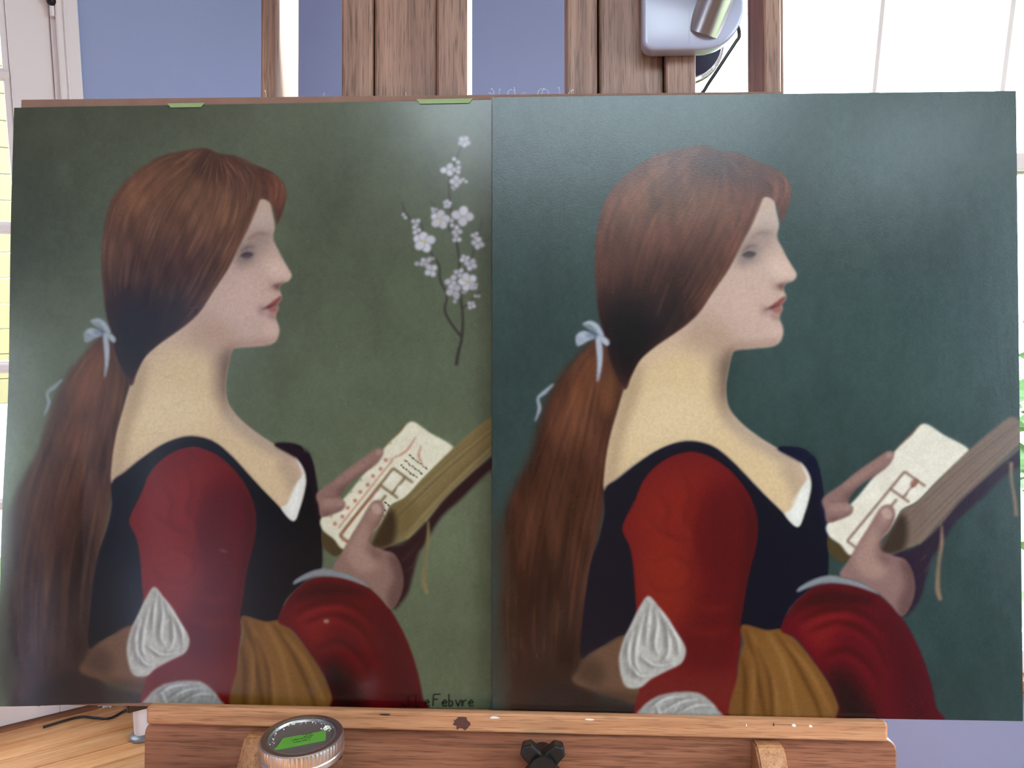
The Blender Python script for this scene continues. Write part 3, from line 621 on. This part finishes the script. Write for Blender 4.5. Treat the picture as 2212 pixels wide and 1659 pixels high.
def prism_frame(x0, x1, z0, z1, t, y0, y1):
    b = bmesh.new(); box(x0, x0 + t, y0, y1, z0, z1, .003, bm=b); box(x1 - t, x1, y0, y1, z0, z1, .003, bm=b)
    box(x0 + t, x1 - t, y0, y1, z0, z0 + t, .003, bm=b); box(x0 + t, x1 - t, y0, y1, z1 - t, z1, .003, bm=b); return b
def muntin_bar(x, z0, z1, y):
    b = bmesh.new()
    prof = [(-.011, .008), (-.004, .0), (.004, .0), (.011, .008), (.011, .020), (-.011, .020)]
    A = [b.verts.new((x + u, y + v, z0)) for u, v in prof]; C = [b.verts.new((x + u, y + v, z1)) for u, v in prof]
    for i in range(6): b.faces.new((A[i], A[(i + 1) % 6], C[(i + 1) % 6], C[i]))
    b.faces.new(A[::-1]); b.faces.new(C); return b

M_sill = wood('sill_wood', (150, 92, 60), (180, 118, 78), (204, 146, 100), 'X')
WN = (P4 - P0).length
# window wall runs P4 -> P0; s along it = WN - (distance from the corner)
mwW, nW = wall('wall_window', P4, P0, [(WN - 2.365, WN - 1.14, .50, 2.25)])
room_window('window_1', mwW, WN - 2.365, WN - 1.14, .50, 2.25, 1.585, 5)
# door wall runs P0 -> P1; s = .5315 - (place along DL)
D0, D1 = .5315 + .036, .5315 + .036 + .86
mwL, nL = wall('wall_door', P0, P1, [(D0, D1, 0, 2.14)])
portal(mwL, D0, D1, .05, 2.1)
mwB, nB = wall('wall_left', P1, P2, [(1.95, 2.48, .8, 1.75)])
room_window('window_2', mwB, 1.95, 2.48, .8, 1.75, 1.28, 2)
mwR, nR = wall('wall_rear', P2, P3, [], wood('unseen_dark_finish', (48, 36, 30), (62, 46, 38), (76, 58, 46), 'Z', .6, .3))  # unseen wall; dark finish made up to darken reflections in the pictures
mwS, nS = wall('wall_right', P3, P4, [(.95, 3.0, .80, 2.48)])
room_window('window_3', mwS, .95, 3.0, .80, 2.48, 1.65, 6)
poly = [P0, P1, P2, P3, P4]
LIGHTS = ((-.62, .88, -1.38, -.30), (1.12, 1.70, -1.75, -.75))                                      # two roof lights behind the camera
b = bmesh.new(); b.faces.new([b.verts.new((p.x, p.y, CEIL)) for p in poly])
for S in LIGHTS:
    for co, no in (((S[0], 0, 0), (1, 0, 0)), ((S[1], 0, 0), (1, 0, 0)), ((0, S[2], 0), (0, 1, 0)), ((0, S[3], 0), (0, 1, 0))):
        bmesh.ops.bisect_plane(b, geom=b.verts[:] + b.edges[:] + b.faces[:], plane_co=co, plane_no=no)
inside = lambda c: any(S[0] < c.x < S[1] and S[2] < c.y < S[3] for S in LIGHTS)
bmesh.ops.delete(b, geom=[f for f in b.faces if inside(f.calc_center_median())], context='FACES')
r_ = bmesh.ops.extrude_face_region(b, geom=b.faces[:]); [setattr(v.co, 'z', CEIL + .1) for v in r_['geom'] if isinstance(v, bmesh.types.BMVert)]
bmesh.ops.recalc_face_normals(b, faces=b.faces[:]); tag(put('ceiling', b, M_ceil), kind='structure')
mwC = Matrix(((1, 0, 0, 0), (0, 0, 1, 0), (0, 1, 0, CEIL), (0, 0, 0, 1)))                       # frame: x, upwards, y
for q_, S in enumerate(LIGHTS):
    rl = empty('window_%d' % (4 + q_), mwC); tag(rl, kind='structure'); n = 3 if q_ == 0 else 2; w_ = (S[1] - S[0] - .06) / n
    put('window_frame', prism_frame(S[0], S[1], S[2], S[3], .04, .0, .1), M_white, rl)
    for k in range(n):
        xa = S[0] + .03 + k * w_; put('pane', box(xa, xa + w_, .05, .054, S[2] + .03, S[3] - .03), M_glass, rl)
        if k: put('muntin', box(xa - .012, xa + .012, .03, .07, S[2] + .03, S[3] - .03, .003), M_white, rl)
    l = bpy.data.lights.new('daylight_portal', 'AREA'); l.shape = 'RECTANGLE'; l.size = S[1] - S[0]; l.size_y = S[3] - S[2]; l.cycles.is_portal = True
    o = bpy.data.objects.new('daylight_portal', l); COL.objects.link(o); o.location = ((S[0] + S[1]) / 2, (S[2] + S[3]) / 2, CEIL + .09)
def baseboard(name, mw, spans):
    b = bmesh.new()
    for s0, s1 in spans: box(s0, s1, -.014, .0, 0, .088, .003, bm=b)
    tag(put(name, b, M_white), kind='structure').matrix_world = mw
baseboard('baseboard_window', mwW, [(.012, WN - .012)]); baseboard('baseboard_door', mwL, [(.012, D0 - .054), (D1 + .054, nL - .012)])
baseboard('baseboard_left', mwB, [(.012, nB - .012)]); baseboard('baseboard_rear', mwR, [(.012, nR - .012)]); baseboard('baseboard_right', mwS, [(.012, nS - .012)])

# floor: strip planks parallel to the door wall, each cut to the room
M_plank = wood('floor_pine', (184, 118, 70), (206, 144, 94), (222, 168, 118), 'X', .34, .2, .7, .17, .4)
M_sub = plain('subfloor', (88, 58, 38), .9)
mwF = Matrix.Rotation(A31, 4, 'Z'); inv = mwF.inverted()
b = bmesh.new(); cen = sum((p for p in poly), Vector()) / 5; b.faces.new([b.verts.new((inv @ Vector((cen.x + (p.x - cen.x) * 1.05, cen.y + (p.y - cen.y) * 1.05, -.0122)))) for p in poly]); r_ = bmesh.ops.extrude_face_region(b, geom=b.faces[:]); [setattr(v.co, 'z', -.06) for v in r_['geom'] if isinstance(v, bmesh.types.BMVert)]
bmesh.ops.recalc_face_normals(b, faces=b.faces[:]); floor = put('floor', b, M_sub); floor.matrix_world = mwF; tag(floor, kind='structure')
lp = [inv @ Vector((p.x, p.y, 0)) for p in poly]
def span(y):
    xs = []
    for i in range(len(lp)):
        a, c = lp[i - 1], lp[i]
        if (a.y - y) * (c.y - y) < 0: xs.append(a.x + (y - a.y) / (c.y - a.y) * (c.x - a.x))
    return (min(xs), max(xs)) if len(xs) > 1 else None
PW = .074; ytop = max(p.y for p in lp); y = ytop - .002
while y - PW > min(p.y for p in lp):
    a, c = span(y - .001), span(y - PW + .001)
    if a and c:
        x0, x1 = min(a[0], c[0]), max(a[1], c[1]); k = x0 + random.uniform(.5, 2.2) - 1.2
        cuts = [x0] + [k_ for k_ in (k, k + 1.9, k + 3.8) if x0 + .25 < k_ < x1 - .25] + [x1]
        for u, v in zip(cuts[:-1], cuts[1:]): put('plank', box(u + .001, v - .001, y - PW + .0016, y - .0016, -.012, 0, .0022, 1), M_plank, floor)
    y -= PW
# glazed door in the door wall
door = empty('door_1', mwL); tag(door, kind='structure')
def cas(x0, x1):
    return prism([(x0, 0), (x1, 0), (x1, 2.21), (x0, 2.21)], -.018, 0, .004)
put('casing', cas(D0 - .052, D0), M_white, door); put('casing', cas(D1, D1 + .052), M_white, door)
put('casing_head', box(D0 - .052, D1 + .052, -.018, 0, 2.14, 2.21, .004), M_white, door)
put('casing_bead', box(D0 - .024, D0 - .018, -.023, -.017, 0, 2.14, .002), M_white, door)
put('jamb', box(D0 - .0, D0 + .012, 0, .12, 0, 2.14), M_white, door); put('jamb', box(D1 - .012, D1, 0, .12, 0, 2.14), M_white, door)
put('jamb_head', box(D0 + .012, D1 - .012, 0, .12, 2.128, 2.14), M_white, door)
E0, E1 = D0 + .0135, D1 - .0135; ST = .095
leaf = put('stile', box(E0, E0 + ST, .008, .048, .008, 2.125, .003), M_white, door)
put('stile', box(E1 - ST, E1, .008, .048, .008, 2.125, .003), M_white, door)
put('top_rail', box(E0 + ST, E1 - ST, .008, .048, 2.02, 2.125, .003), M_white, door)
put('bottom_rail', box(E0 + ST, E1 - ST, .008, .048, .008, .28, .003), M_white, door)
gx = [E0 + ST, (E0 + E1) / 2, E1 - ST]; gz = [.28, .66, 1.04, 1.41, 1.797, 2.02]
for z in gz[1:-1]:
    put('muntin', box(gx[0], gx[-1], .012, .044, z - .012, z + .012, .006), M_white, door)
put('muntin', box(gx[1] - .012, gx[1] + .012, .0125, .0435, .28, 2.02, .006), M_white, door)
for xa, xb in zip(gx[:-1], gx[1:]):
    for za, zb in zip(gz[:-1], gz[1:]):
        put('pane', box(xa + .002, xb - .002, .028, .031, za + .002, zb - .002), M_glass, door)
        put('glazing_bead', prism_frame(xa + .0005, xb - .0005, za + .0005, zb - .0005, .016, .016, .0278), M_white, door)
for z in (.25, 1.10, 1.965):
    hg = put('hinge', tube([(D0 + .006, -.010, z - .014), (D0 + .006, -.010, z + .014)], .006, 12), M_white, door)
    bm_ = bmesh.new(); bmesh.ops.create_uvsphere(bm_, u_segments=14, v_segments=10, radius=.012); bmesh.ops.translate(bm_, verts=bm_.verts[:], vec=(D0 + .007, -.014, z + .022)); smooth(put('finial', bm_, M_iron, hg))
for x in (.005, .10, .20, .34):
    put('kick_plate_screw', tube([(E0 + .045 + x, .0085, .05), (E0 + .045 + x, .0055, .05)], .006, 12), M_screw, door)

put('threshold', box(D0 + .012, D1 - .012, -.010, .14, -.02, .005, .002), wood('threshold_wood', (120, 74, 48), (146, 92, 62), (166, 110, 76), 'X'), door)
for xa in (D0 + .012, D1 - .024): put('door_stop', box(xa, xa + .012, .050, .075, .006, 2.128), M_white, door)

# outdoors, seen through the glass
M_yel = plain('neighbour_siding', (146, 128, 88), .8, 0, .08, 3)
M_lawn = plain('lawn', (74, 96, 56), .9, 0, .3, 6); M_leaf = plain('hedge_leaf', (84, 112, 62), .7, 0, .3, 20, rand=.2)
gnd = put('ground', box(-14, 14, -12, 14, -.5, -.4), M_lawn); tag(gnd, kind='structure')
sd = empty('porch_wall', mwL @ Matrix.Translation((1.0, 2.6, -.4))); tag(sd, 'pale yellow clapboard wall outside beyond the glazed door', 'wall')
for k in range(14): put('clapboard', box(-2.2, 2.2, 0, .03, .9 + k * .14, 1.038 + k * .14, .004, 1), M_yel, sd)
put('base_wall', box(-2.2, 2.2, .005, .03, 0, .9), M_white, sd)
hd = bmesh.new(); rng = random.Random(5)
for k in range(900):
    u, v = rng.uniform(-2.2, 2.2), rng.uniform(0, 1); a = rng.uniform(-1, 1)
    p = Vector((u, a * .35 * (1 - .5 * v), .05 + v * (1.55 + .18 * math.sin(u * 3)))); s = rng.uniform(.05, .10)
    q = Matrix.Rotation(rng.uniform(0, 6), 3, 'Z') @ Matrix.Rotation(rng.uniform(-1, 1), 3, 'X')
    hd.faces.new([hd.verts.new(p + q @ Vector(c) * s) for c in ((-1, 0, 0), (0, 0, -.5), (1, 0, 0), (0, .2, .6))])
hdo = put('hedge', hd, M_leaf); hdo.matrix_world = mwW @ Matrix.Translation((1.1, 3.2, -.4)); tag(hdo, 'loose green hedge outside beyond the tall window', 'hedge')

# ================================================================== EASEL
EZ = Matrix(((0.9988, 0.0405, -0.0266, -0.013), (-0.0353, 0.9839, 0.1751, 0.7748), (0.0332, -0.174, 0.9842, 0.8476), (0, 0, 0, 1)))
M_oakZ = wood('oak_upright', (110, 77, 64), (142, 105, 88), (168, 130, 110), 'Z', .42, .45)
M_oakX = wood('oak_rail', (156, 103, 69), (188, 131, 93), (208, 154, 114), 'X', .45, .35)
M_oakP = wood('oak_panel', (112, 68, 49), (150, 95, 69), (176, 119, 88), 'X', .5, .4, .6)
M_oakB = wood('oak_bracket', (136, 86, 56), (166, 110, 72), (192, 138, 96), 'Z', .5, .4)
easel = empty('studio_easel', EZ); tag(easel, 'large oak studio easel with twin slotted masts and a bottom ledge', 'easel')
ZB, ZT = -.80, 1.18
def up(name, x0, x1, y0, y1, z0=ZB, z1=ZT, m=None, bev=.003):
    return put(name, box(x0, x1, y0, y1, z0, z1, bev), m or M_oakZ, easel)
for xs in ((-.1824, -.1456, -.1433, -.0694, -.0678, -.0300), (.0857, .1228, .1266, .2003, .2025, .2381)):
    up('mast_rail', xs[0], xs[1], .0215, .075); up('mast_slide', xs[2] - .001, xs[3] + .001, .030, .062); up('mast_rail', xs[4], xs[5], .0215, .075)
    put('mast_back', box(xs[0] + .004, xs[5] - .004, .0755, .0865, ZB, ZT, .002), M_oakZ, easel)
up('side_post', -.2808, -.2594, .022, .100); up('side_post', .3169, .3372, .022, .092); up('post_batten', .339, .3425, .030, .060)
put('cross_bar', box(-.30, .36, .0875, .115, .38, .46, .004), M_oakX, easel); put('cross_bar', box(-.30, .36, .0875, .115, -.62, -.53, .004), M_oakX, easel)
def trayed(o): o.rotation_euler = (0, R(.34), 0); return o
lip = trayed(put('ledge_lip', box(-.396, .4375, -.0135, -.0005, -.0205, .0008, .0035, 3), M_oakX, easel))
put('ledge', box(-.394, .4355, .0, .0210, -.0180, -.0085, .001), M_oakX, easel)
def rounded(x0, x1, z0, z1, r):
    pts = [(x0, z0), (x1, z0)]
    pts += [(x1 - r + r * math.cos(t), z1 - r + r * math.sin(t)) for t in np.linspace(0, math.pi / 2, 6)] + [(x0 + r + r * math.cos(t), z1 - r + r * math.sin(t)) for t in np.linspace(math.pi / 2, math.pi, 6)]
    return pts
trayed(put('ledge_panel', prism(rounded(-.403, .4515, -.119, -.0212, .014), -.0035, .016, .002), M_oakP, easel))
for x0, x1 in ((-.2785, -.2475), (.291, .322)):                               # wedge brackets that carry the shelf
    b = bmesh.new(); prof = [(-.004, -.0262), (-.020, -.0262), (-.026, -.031), (-.098, -.114), (-.098, -.119), (-.004, -.119)]
    A = [b.verts.new((x0, y_, z_)) for y_, z_ in prof]; C = [b.verts.new((x1, y_, z_)) for y_, z_ in prof]
    for i in range(6): b.faces.new((A[i], A[(i + 1) % 6], C[(i + 1) % 6], C[i]))
    b.faces.new(A[::-1]); b.faces.new(C); bmesh.ops.recalc_face_normals(b, faces=b.faces[:]); bmesh.ops.bevel(b, geom=b.edges[:], offset=.0022, segments=2, affect='EDGES')
    put('shelf_bracket', b, M_oakB, easel)
put('shelf', box(-.40, .448, -.150, .016, -.1405, -.1195, .003), M_oakX, easel)
kn = empty('knob'); kn.parent = easel; kn.location = (.0577, -.0035, -.0462)
def knob_star():
    out = []
    for k in range(4):
        a = math.pi / 4 + k * math.pi / 2
        for da, r in ((-.30, .0275), (-.05, .0305), (.05, .0305), (.30, .0275)): out.append((math.cos(a + da) * r, math.sin(a + da) * r))
        out.append((math.cos(a + math.pi / 4) * .0135, math.sin(a + math.pi / 4) * .0135))
    return out
put('grip', prism(knob_star(), -.034, -.018, .002), M_black, kn)
smooth(put('hub', tube([(0, -.040, 0), (0, 0, 0)], lambda t: .0125 if t > .5 else .0145, 24), M_black, kn))
# paint spots and a knot on the lip
M_pw = plain('dried_white_paint', (226, 214, 206), .5); M_pd = plain('dried_dark_paint', (60, 42, 40), .5); M_knot = plain('knot', (84, 48, 40), .6, 0, .5, 300)
def spot(x, z, rx, rz, m):
    n = 9 if m is not M_knot else 26; put('paint_spot' if m is not M_knot else 'wood_knot', prism([(x + rx * math.cos(2 * math.pi * k / n) * random.uniform(.7, 1.2), z + rz * math.sin(2 * math.pi * k / n) * random.uniform(.7, 1.2)) for k in range(n)], -.0002, .0004), m, lip, (0, -.0136, 0))
for x, z, a, c, m in ((.335, -.004, .0022, .0018, M_pw), (.353, -.0045, .0022, .0015, M_pw), (.313, -.0035, .0009, .0020, M_pd), (.283, -.0050, .0008, .0014, M_pw), (-.033, -.0105, .0085, .0075, M_knot), (.004, -.003, .006, .0014, M_pw), (.11, -.0028, .005, .0012, M_pw), (-.12, -.0025, .007, .0012, M_pd)): spot(x, z, a, c, m)
# feet of the easel, on the floor under the masts
fb = Vector(EZ @ Vector((0, .05, -.80)))
M_foot = M_oakX
for x in (-.24, .29):
    o = put('foot_beam', box(-.03, .03, -.36, .36, -.0, .05, .006), M_foot, None)
    o.matrix_world = Matrix.Translation((fb.x + x, fb.y, .0)) @ Matrix.Rotation(R(-2), 4, 'Z'); o.parent = easel; o.matrix_parent_inverse = EZ.inverted()

# ================================================================== WHAT STANDS ON THE EASEL
M_hard = plain('hardboard', (136, 100, 84), .75, 0, .16, 60, .5, 900)
brd = put('backing_board', prism([(-.569, -.0083), (.335, -.0083), (.335, .7092), (.335, .7092), (-.569, .7148)], .0125, .0195, .0006, 1), M_hard); brd.matrix_world = EZ
tag(brd, 'brown hardboard panel behind the two pictures on the easel', 'board')
fb_ = bmesh.new(); rf = random.Random(3)
for k in range(16):                                                            # loose fibres along the top edge
    x = rf.uniform(.0, .11) if k < 12 else rf.uniform(-.36, .05); z = .7145 - (x + .569) * .0062; h_ = rf.uniform(.003, .010); w_ = rf.uniform(-.006, .006)
    tube([(x, .016, z - .001), (x + w_ * .3, .0155, z + h_ * .6), (x + w_, .015, z + h_), (x + w_ * 1.3, .0148, z + h_ * .8)], .00022, 4, 4, fb_)
tag(put('fibres', fb_, plain('pale_fibre', (220, 220, 226), .8), brd), kind='stuff')
NX, NY = 640, 800
def coloured(B, corners):
    """sample the painted array over the quadrilateral corners (TL, TR, BR, BL in picture units)"""
    u, v = np.meshgrid(np.linspace(0, 1, NX), np.linspace(0, 1, NY)); tl, tr, br, bl = [np.array(c, float) for c in corners]
    X = tl[0] * (1 - u) * (1 - v) + tr[0] * u * (1 - v) + br[0] * u * v + bl[0] * (1 - u) * v; Y = tl[1] * (1 - u) * (1 - v) + tr[1] * u * (1 - v) + br[1] * u * v + bl[1] * (1 - u) * v
    c = B.linear(); fx = np.clip((X - B.x0) * B.kx, 0, B.nx - 1.001); fy = np.clip((Y - B.y0) * B.ky, 0, B.ny - 1.001); ix, iy = fx.astype(int), fy.astype(int); fx = (fx - ix)[..., None]; fy = (fy - iy)[..., None]
    return (c[iy, ix] * (1 - fx) + c[iy, ix + 1] * fx) * (1 - fy) + (c[iy + 1, ix] * (1 - fx) + c[iy + 1, ix + 1] * fx) * fy
# --- glossy print taped to the board, its free lower left corner curling forward
def print_pts(nx, ny, back):
    u, v = np.meshgrid(np.linspace(0, 1, nx), np.linspace(0, 1, ny))
    x = -.5765 + u * (.5765 - .0012); z = .7045 + v * (-.0035 - .7045)
    e = np.clip((.30 - u) / .30, 0, 1); e = e * e * (3 - 2 * e)
    y = .0112 - .016 * e * v ** 1.3 - .0035 * np.sin(np.pi * np.clip((v - .42) / .5, 0, 1)) ** 2 * np.clip((.16 - u) / .16, 0, 1) - .0016 * np.sin(v * 9 + u * 5) * e - .0022 * np.clip((v - .90) / .1, 0, 1) ** 2 * np.sin(np.pi * np.clip((u - .3) / .7, 0, 1))
    return np.stack([x, y + back, z], -1)
M_print = picture('glossy_print', .22, 0, 0, .5); M_paper = plain('print_paper', (226, 222, 214), .6, 0, .02)
pr = empty('portrait_print', EZ); tag(pr, 'glossy print of a red-sleeved reader in profile with a blossom twig, curling at its edge', 'print')
sheet('printed_face', print_pts(NX, NY, 0), coloured(paint_portrait(NX, NY, False), ((30, 237), (1061, 211), (1061, 1531), (6, 1520))), M_print, pr)
sheet('paper_back', print_pts(60, 80, .0004), None, M_paper, pr)
# --- stretched canvas with the painted copy
M_paint = picture('oil_paint', .25, .22, .35, .5); M_edge = plain('canvas_edge', (70, 78, 74), .7, 0, .15, 60)
cv = empty('portrait_canvas', EZ); tag(cv, 'stretched canvas with a cooler painted copy of the reader, page still blank', 'painting')
u, v = np.meshgrid(np.linspace(0, 1, NX), np.linspace(0, 1, NY))
zt, zb = .7030 + u * (.7005 - .7030), -.0030 + 0 * u
sheet('painted_face', np.stack([.0002 + u * .5898, 0 * u, zt + v * (zb - zt)], -1), coloured(paint_portrait(NX, NY, True), ((8.5, 219.4), (1073, 206.7), (1087.5, 1539.7), (8.5, 1515))), M_paint, cv)
put('stretcher', prism([(.0004, -.0029), (.5898, -.0029), (.5898, .7003), (.0004, .7028)], .0004, .0108, .0008, 1), M_edge, cv)
# --- green masking tape over the print's top edge
M_tape = plain('green_masking_tape', (138, 158, 106), .65, 0, .08, 90)
for k, (x0, x1, z0, z1, lab) in enumerate(((-.388, -.343, .7012, .7062, 'short strip of green masking tape on the print above the hair'), (-.0895, -.0235, .7008, .7062, 'longer strip of green masking tape on the print beside the canvas seam'))):
    o = put('masking_tape', prism([(x0 + .004, z0), (x1 - .004, z0), (x1, z1), (x0, z1)], .0098, .0102), M_tape); o.matrix_world = EZ; tag(o, lab, 'tape')

# ================================================================== CLAMP LAMP
M_lampw = plain('lamp_white', (160, 160, 180), .18, 0, .02, 10); M_clear = clear('clear_acrylic'); 
mt, nt_, bb_ = mat('brushed_metal'); bb_.inputs['Base Color'].default_value = lin((196, 184, 178)); bb_.inputs['Metallic'].default_value = 1; bb_.inputs['Roughness'].default_value = .28; bb_.inputs['Anisotropic'].default_value = .5
M_steel = mt
lamp = empty('clamp_lamp', EZ); tag(lamp, 'white clamp lamp with metal stem and clear jaw gripping the mast', 'lamp')
def dshape(x0=.173, xc=.240, zc=.8035, r=.0485, k=.012):
    pts = [(x0 + k - k * math.sin(t), zc - r + k - k * math.cos(t)) for t in np.linspace(math.pi / 2, 0, 6)]
    pts += [(xc + r * math.cos(t), zc + r * math.sin(t)) for t in np.linspace(-math.pi / 2, math.pi / 2, 22)]
    pts += [(x0 + k - k * math.sin(t), zc + r - k + k * math.cos(t)) for t in np.linspace(0, math.pi / 2, 6)]
    return pts
smooth(put('clamp_body', prism(dshape(), .000, .0205, .004, 3), M_lampw, lamp), 35)
smooth(put('clear_jaw', prism(dshape(.195, .2405, .8035, .0485), .0940, .106, .002, 2), M_clear, lamp), 35)
smooth(put('jaw_pad', prism(dshape(.200, .2405, .8035, .0440), .0872, .0935, .001, 2), plain('jaw_rubber', (74, 78, 124), .4), lamp), 35)
put('clear_spine', box(.2445, .280, .0208, .0868, .800, .806, .001), M_clear, lamp)
put('body_seam', box(.2262, .2266, -.0006, .0004, .760, .800), M_lampw, lamp)
st0 = Vector((.2505, .0005, .7950)); sd_ = Vector((.34, -.50, .95)).normalized()
b = lathe([(0, 0), (.0195, 0), (.0195, .17), (.013, .175), (0, .175)], 40)
smooth(put('stem', b, M_steel, lamp), 40); stem = lamp.children[-1]; 
stem.matrix_local = Matrix.Translation(st0 - sd_ * .022) @ sd_.to_track_quat('Z', 'Y').to_matrix().to_4x4()
tp = st0 + sd_ * .150
smooth(put('gooseneck', tube([tuple(tp), tuple(tp + sd_ * .10), tuple(tp + sd_ * .20 + Vector((-.05, -.02, .04))), tuple(tp + Vector((-.10, -.16, .20)))], .007, 12), M_black, lamp))
put('lamp_head', box(tp.x - .34, tp.x + .10, tp.y - .185, tp.y - .135, tp.z + .185, tp.z + .205, .006), M_lampw, lamp)
smooth(put('cord', tube([(.285, .073, .84), (.3000, .078, .822), (.3035, .078, .807), (.2985, .078, .798), (.288, .078, .782), (.275, .078, .762), (.262, .078, .742), (.250, .078, .715), (.246, .080, .62), (.250, .085, .40), (.2495, .083, .10)], .0023, 8), M_black, lamp))

# ================================================================== JAR ON THE SHELF
M_lid = plain('lid_metal', (150, 142, 140), .36, .75, .2, 30); M_band = plain('band_metal', (214, 208, 206), .3, 1., .08, 30)
M_jarg = clear('jar_glass', .02, 1.48, (.97, .99, .98, 1)); M_grn = plain('bright_green_tape', (92, 150, 52), .6, 0, .08, 120); M_ink = plain('ink', (26, 40, 22), .6); M_crumb = plain('white_crumbs', (222, 218, 204), .8)
jz = -.1145
jar = empty('mason_jar', EZ @ Matrix.Translation((-.1945, -.067, jz - .0022)) @ Matrix.Rotation(R(5), 4, 'X') @ Matrix.Rotation(R(10), 4, 'Z')); tag(jar, 'glass jar with a metal screw lid and green tape label on the easel shelf', 'jar')
smooth(put('glass_body', lathe([(0, .0), (.034, .0), (.040, .004), (.0415, .012), (.0415, .090), (.0400, .100), (.0385, .104), (.0385, .116), (.0360, .116), (.0360, .104), (.0385, .090), (.0385, .012), (.030, .006), (0, .006)], 48), M_jarg, jar))
NR = 120
band = smooth(put('screw_band', lathe([(.0425, .1005), (.0432, .1015), (.0432, .106), (.0424, .107), (.0424, .109), (.0430, .1100), (.0430, .1175), (.0424, .1195), (.0410, .1205), (.0360, .1205), (.0360, .1195), (.0405, .1190), (.0412, .117), (.0412, .1015)], 240,
      lambda i, k, r: r - (.0007 if i in (5, 6) and k % 4 < 2 else 0)), M_band, jar), 30)
lid = smooth(put('lid', lathe([(.0402, .1188), (.0362, .1190), (.0345, .1200), (.0330, .1200), (.0322, .1180), (.0316, .1174), (.0308, .1180), (.0300, .1180), (0, .1180)], 64), M_lid, jar), 30)
bm_ = bmesh.new(); lz = .1183
ta = [(-.0225, -.0165), (-.0265, -.0215), (-.0190, -.0215), (.0255, -.0110), (.0238, .0085), (.0170, .0070), (-.0190, -.0005)]
f = bm_.faces.new([bm_.verts.new((x, y, lz)) for x, y in ta]); r_ = bmesh.ops.extrude_face_region(bm_, geom=[f]); [setattr(v.co, 'z', lz + .0003) for v in r_['geom'] if isinstance(v, bmesh.types.BMVert)]
bmesh.ops.recalc_face_normals(bm_, faces=bm_.faces[:]); tl_ = put('tape_label', bm_, M_grn, lid)
bm_ = bmesh.new(); rg = random.Random(8)
for row, (x0, y0, n) in enumerate(((.001, .0028, 5), (.003, -.0012, 5), (-.008, -.0062, 9), (-.006, -.0108, 8))):       # illegible pencil marks
    for k in range(n):
        p = [(x0 + k * .0021 + rg.uniform(-.0006, .0006), y0 + k * .00045 + rg.uniform(-.0009, .0009), lz + .0006) for _ in range(3)]
        p = [(p[0][0] - .0006, p[0][1], p[0][2]), p[1], (p[2][0] + .0006, p[2][1], p[2][2])]
        tube(p, .00034, 4, 2, bm_)
put('handwriting', bm_, M_ink, tl_)
bm_ = bmesh.new()
for k in range(90):
    if k < 26: x, y, s = .0235 + rg.gauss(0, .002), .014 + rg.gauss(0, .002), rg.uniform(.0005, .0013)
    else:
        a = rg.uniform(.2, 3.6); q = rg.choice((.0285, .0300, .0335)) + rg.gauss(0, .0012); x, y, s = q * math.cos(a), q * math.sin(a), rg.uniform(.0002, .0008)
    r_ = bmesh.ops.create_icosphere(bm_, subdivisions=1, radius=s)
    for v_ in r_['verts']: v_.co = v_.co * rg.uniform(.6, 1.3) + Vector((x, y, .1185 + s * .4 + (.0012 if math.hypot(x, y) > .0325 else 0)))
tag(put('crumbs', bm_, M_crumb, lid), kind='stuff')

# ================================================================== LOW CABINET BY THE DOOR, CORD ON THE FLOOR
M_cab = wood('dark_cabinet', (52, 36, 30), (70, 48, 38), (86, 60, 46), 'X', .5, .3); M_legw = plain('leg_white', (226, 218, 220), .35); M_glide = plain('glide_grey', (126, 124, 126), .35, .4)
cab = empty('low_cabinet', Matrix.Translation(AL + DL * .02 + Vector((DL.y, -DL.x, 0)) * .012) @ Matrix.Rotation(A31, 4, 'Z')); tag(cab, 'narrow dark cabinet on white feet standing behind the easel by the door', 'cabinet')
put('body', box(.0, .47, -.235, -.004, .098, .62, .004), M_cab, cab); put('top', box(-.012, .482, -.245, -.004, .62, .64, .004), M_cab, cab)
for k in range(2): 
    dd = put('door_panel', box(.006 + k * .231, .233 + k * .231, -.249, -.235, .11, .61, .003), M_cab, cab); put('pull', tube([(.215 + k * .04, -.265, .36), (.215 + k * .04, -.249, .36)], .008, 12), M_screw, dd)
for x in (.035, .435):
    for y_ in (-.205, -.04):
        lg = smooth(put('leg', tube([(x, y_, .012), (x, y_, .098)], .020, 20), M_legw, cab))
        gl = smooth(put('glide', lathe([(0, 0), (.030, 0), (.033, .004), (.031, .010), (.021, .016), (0, .016)], 28), M_glide, lg)); gl.location = (x, y_, 0)
cd = put('floor_cord', tube([(-1.32, 1.935, .004), (-1.25, 1.985, .004), (-1.20, 1.985, .004), (-1.155, 1.985, .004), (-1.13, 2.02, .004), (-1.10, 2.05, .004)], .0035, 8), M_black); smooth(cd); tag(cd, 'thin dark cord lying on the floorboards by the glazed door', 'cord')
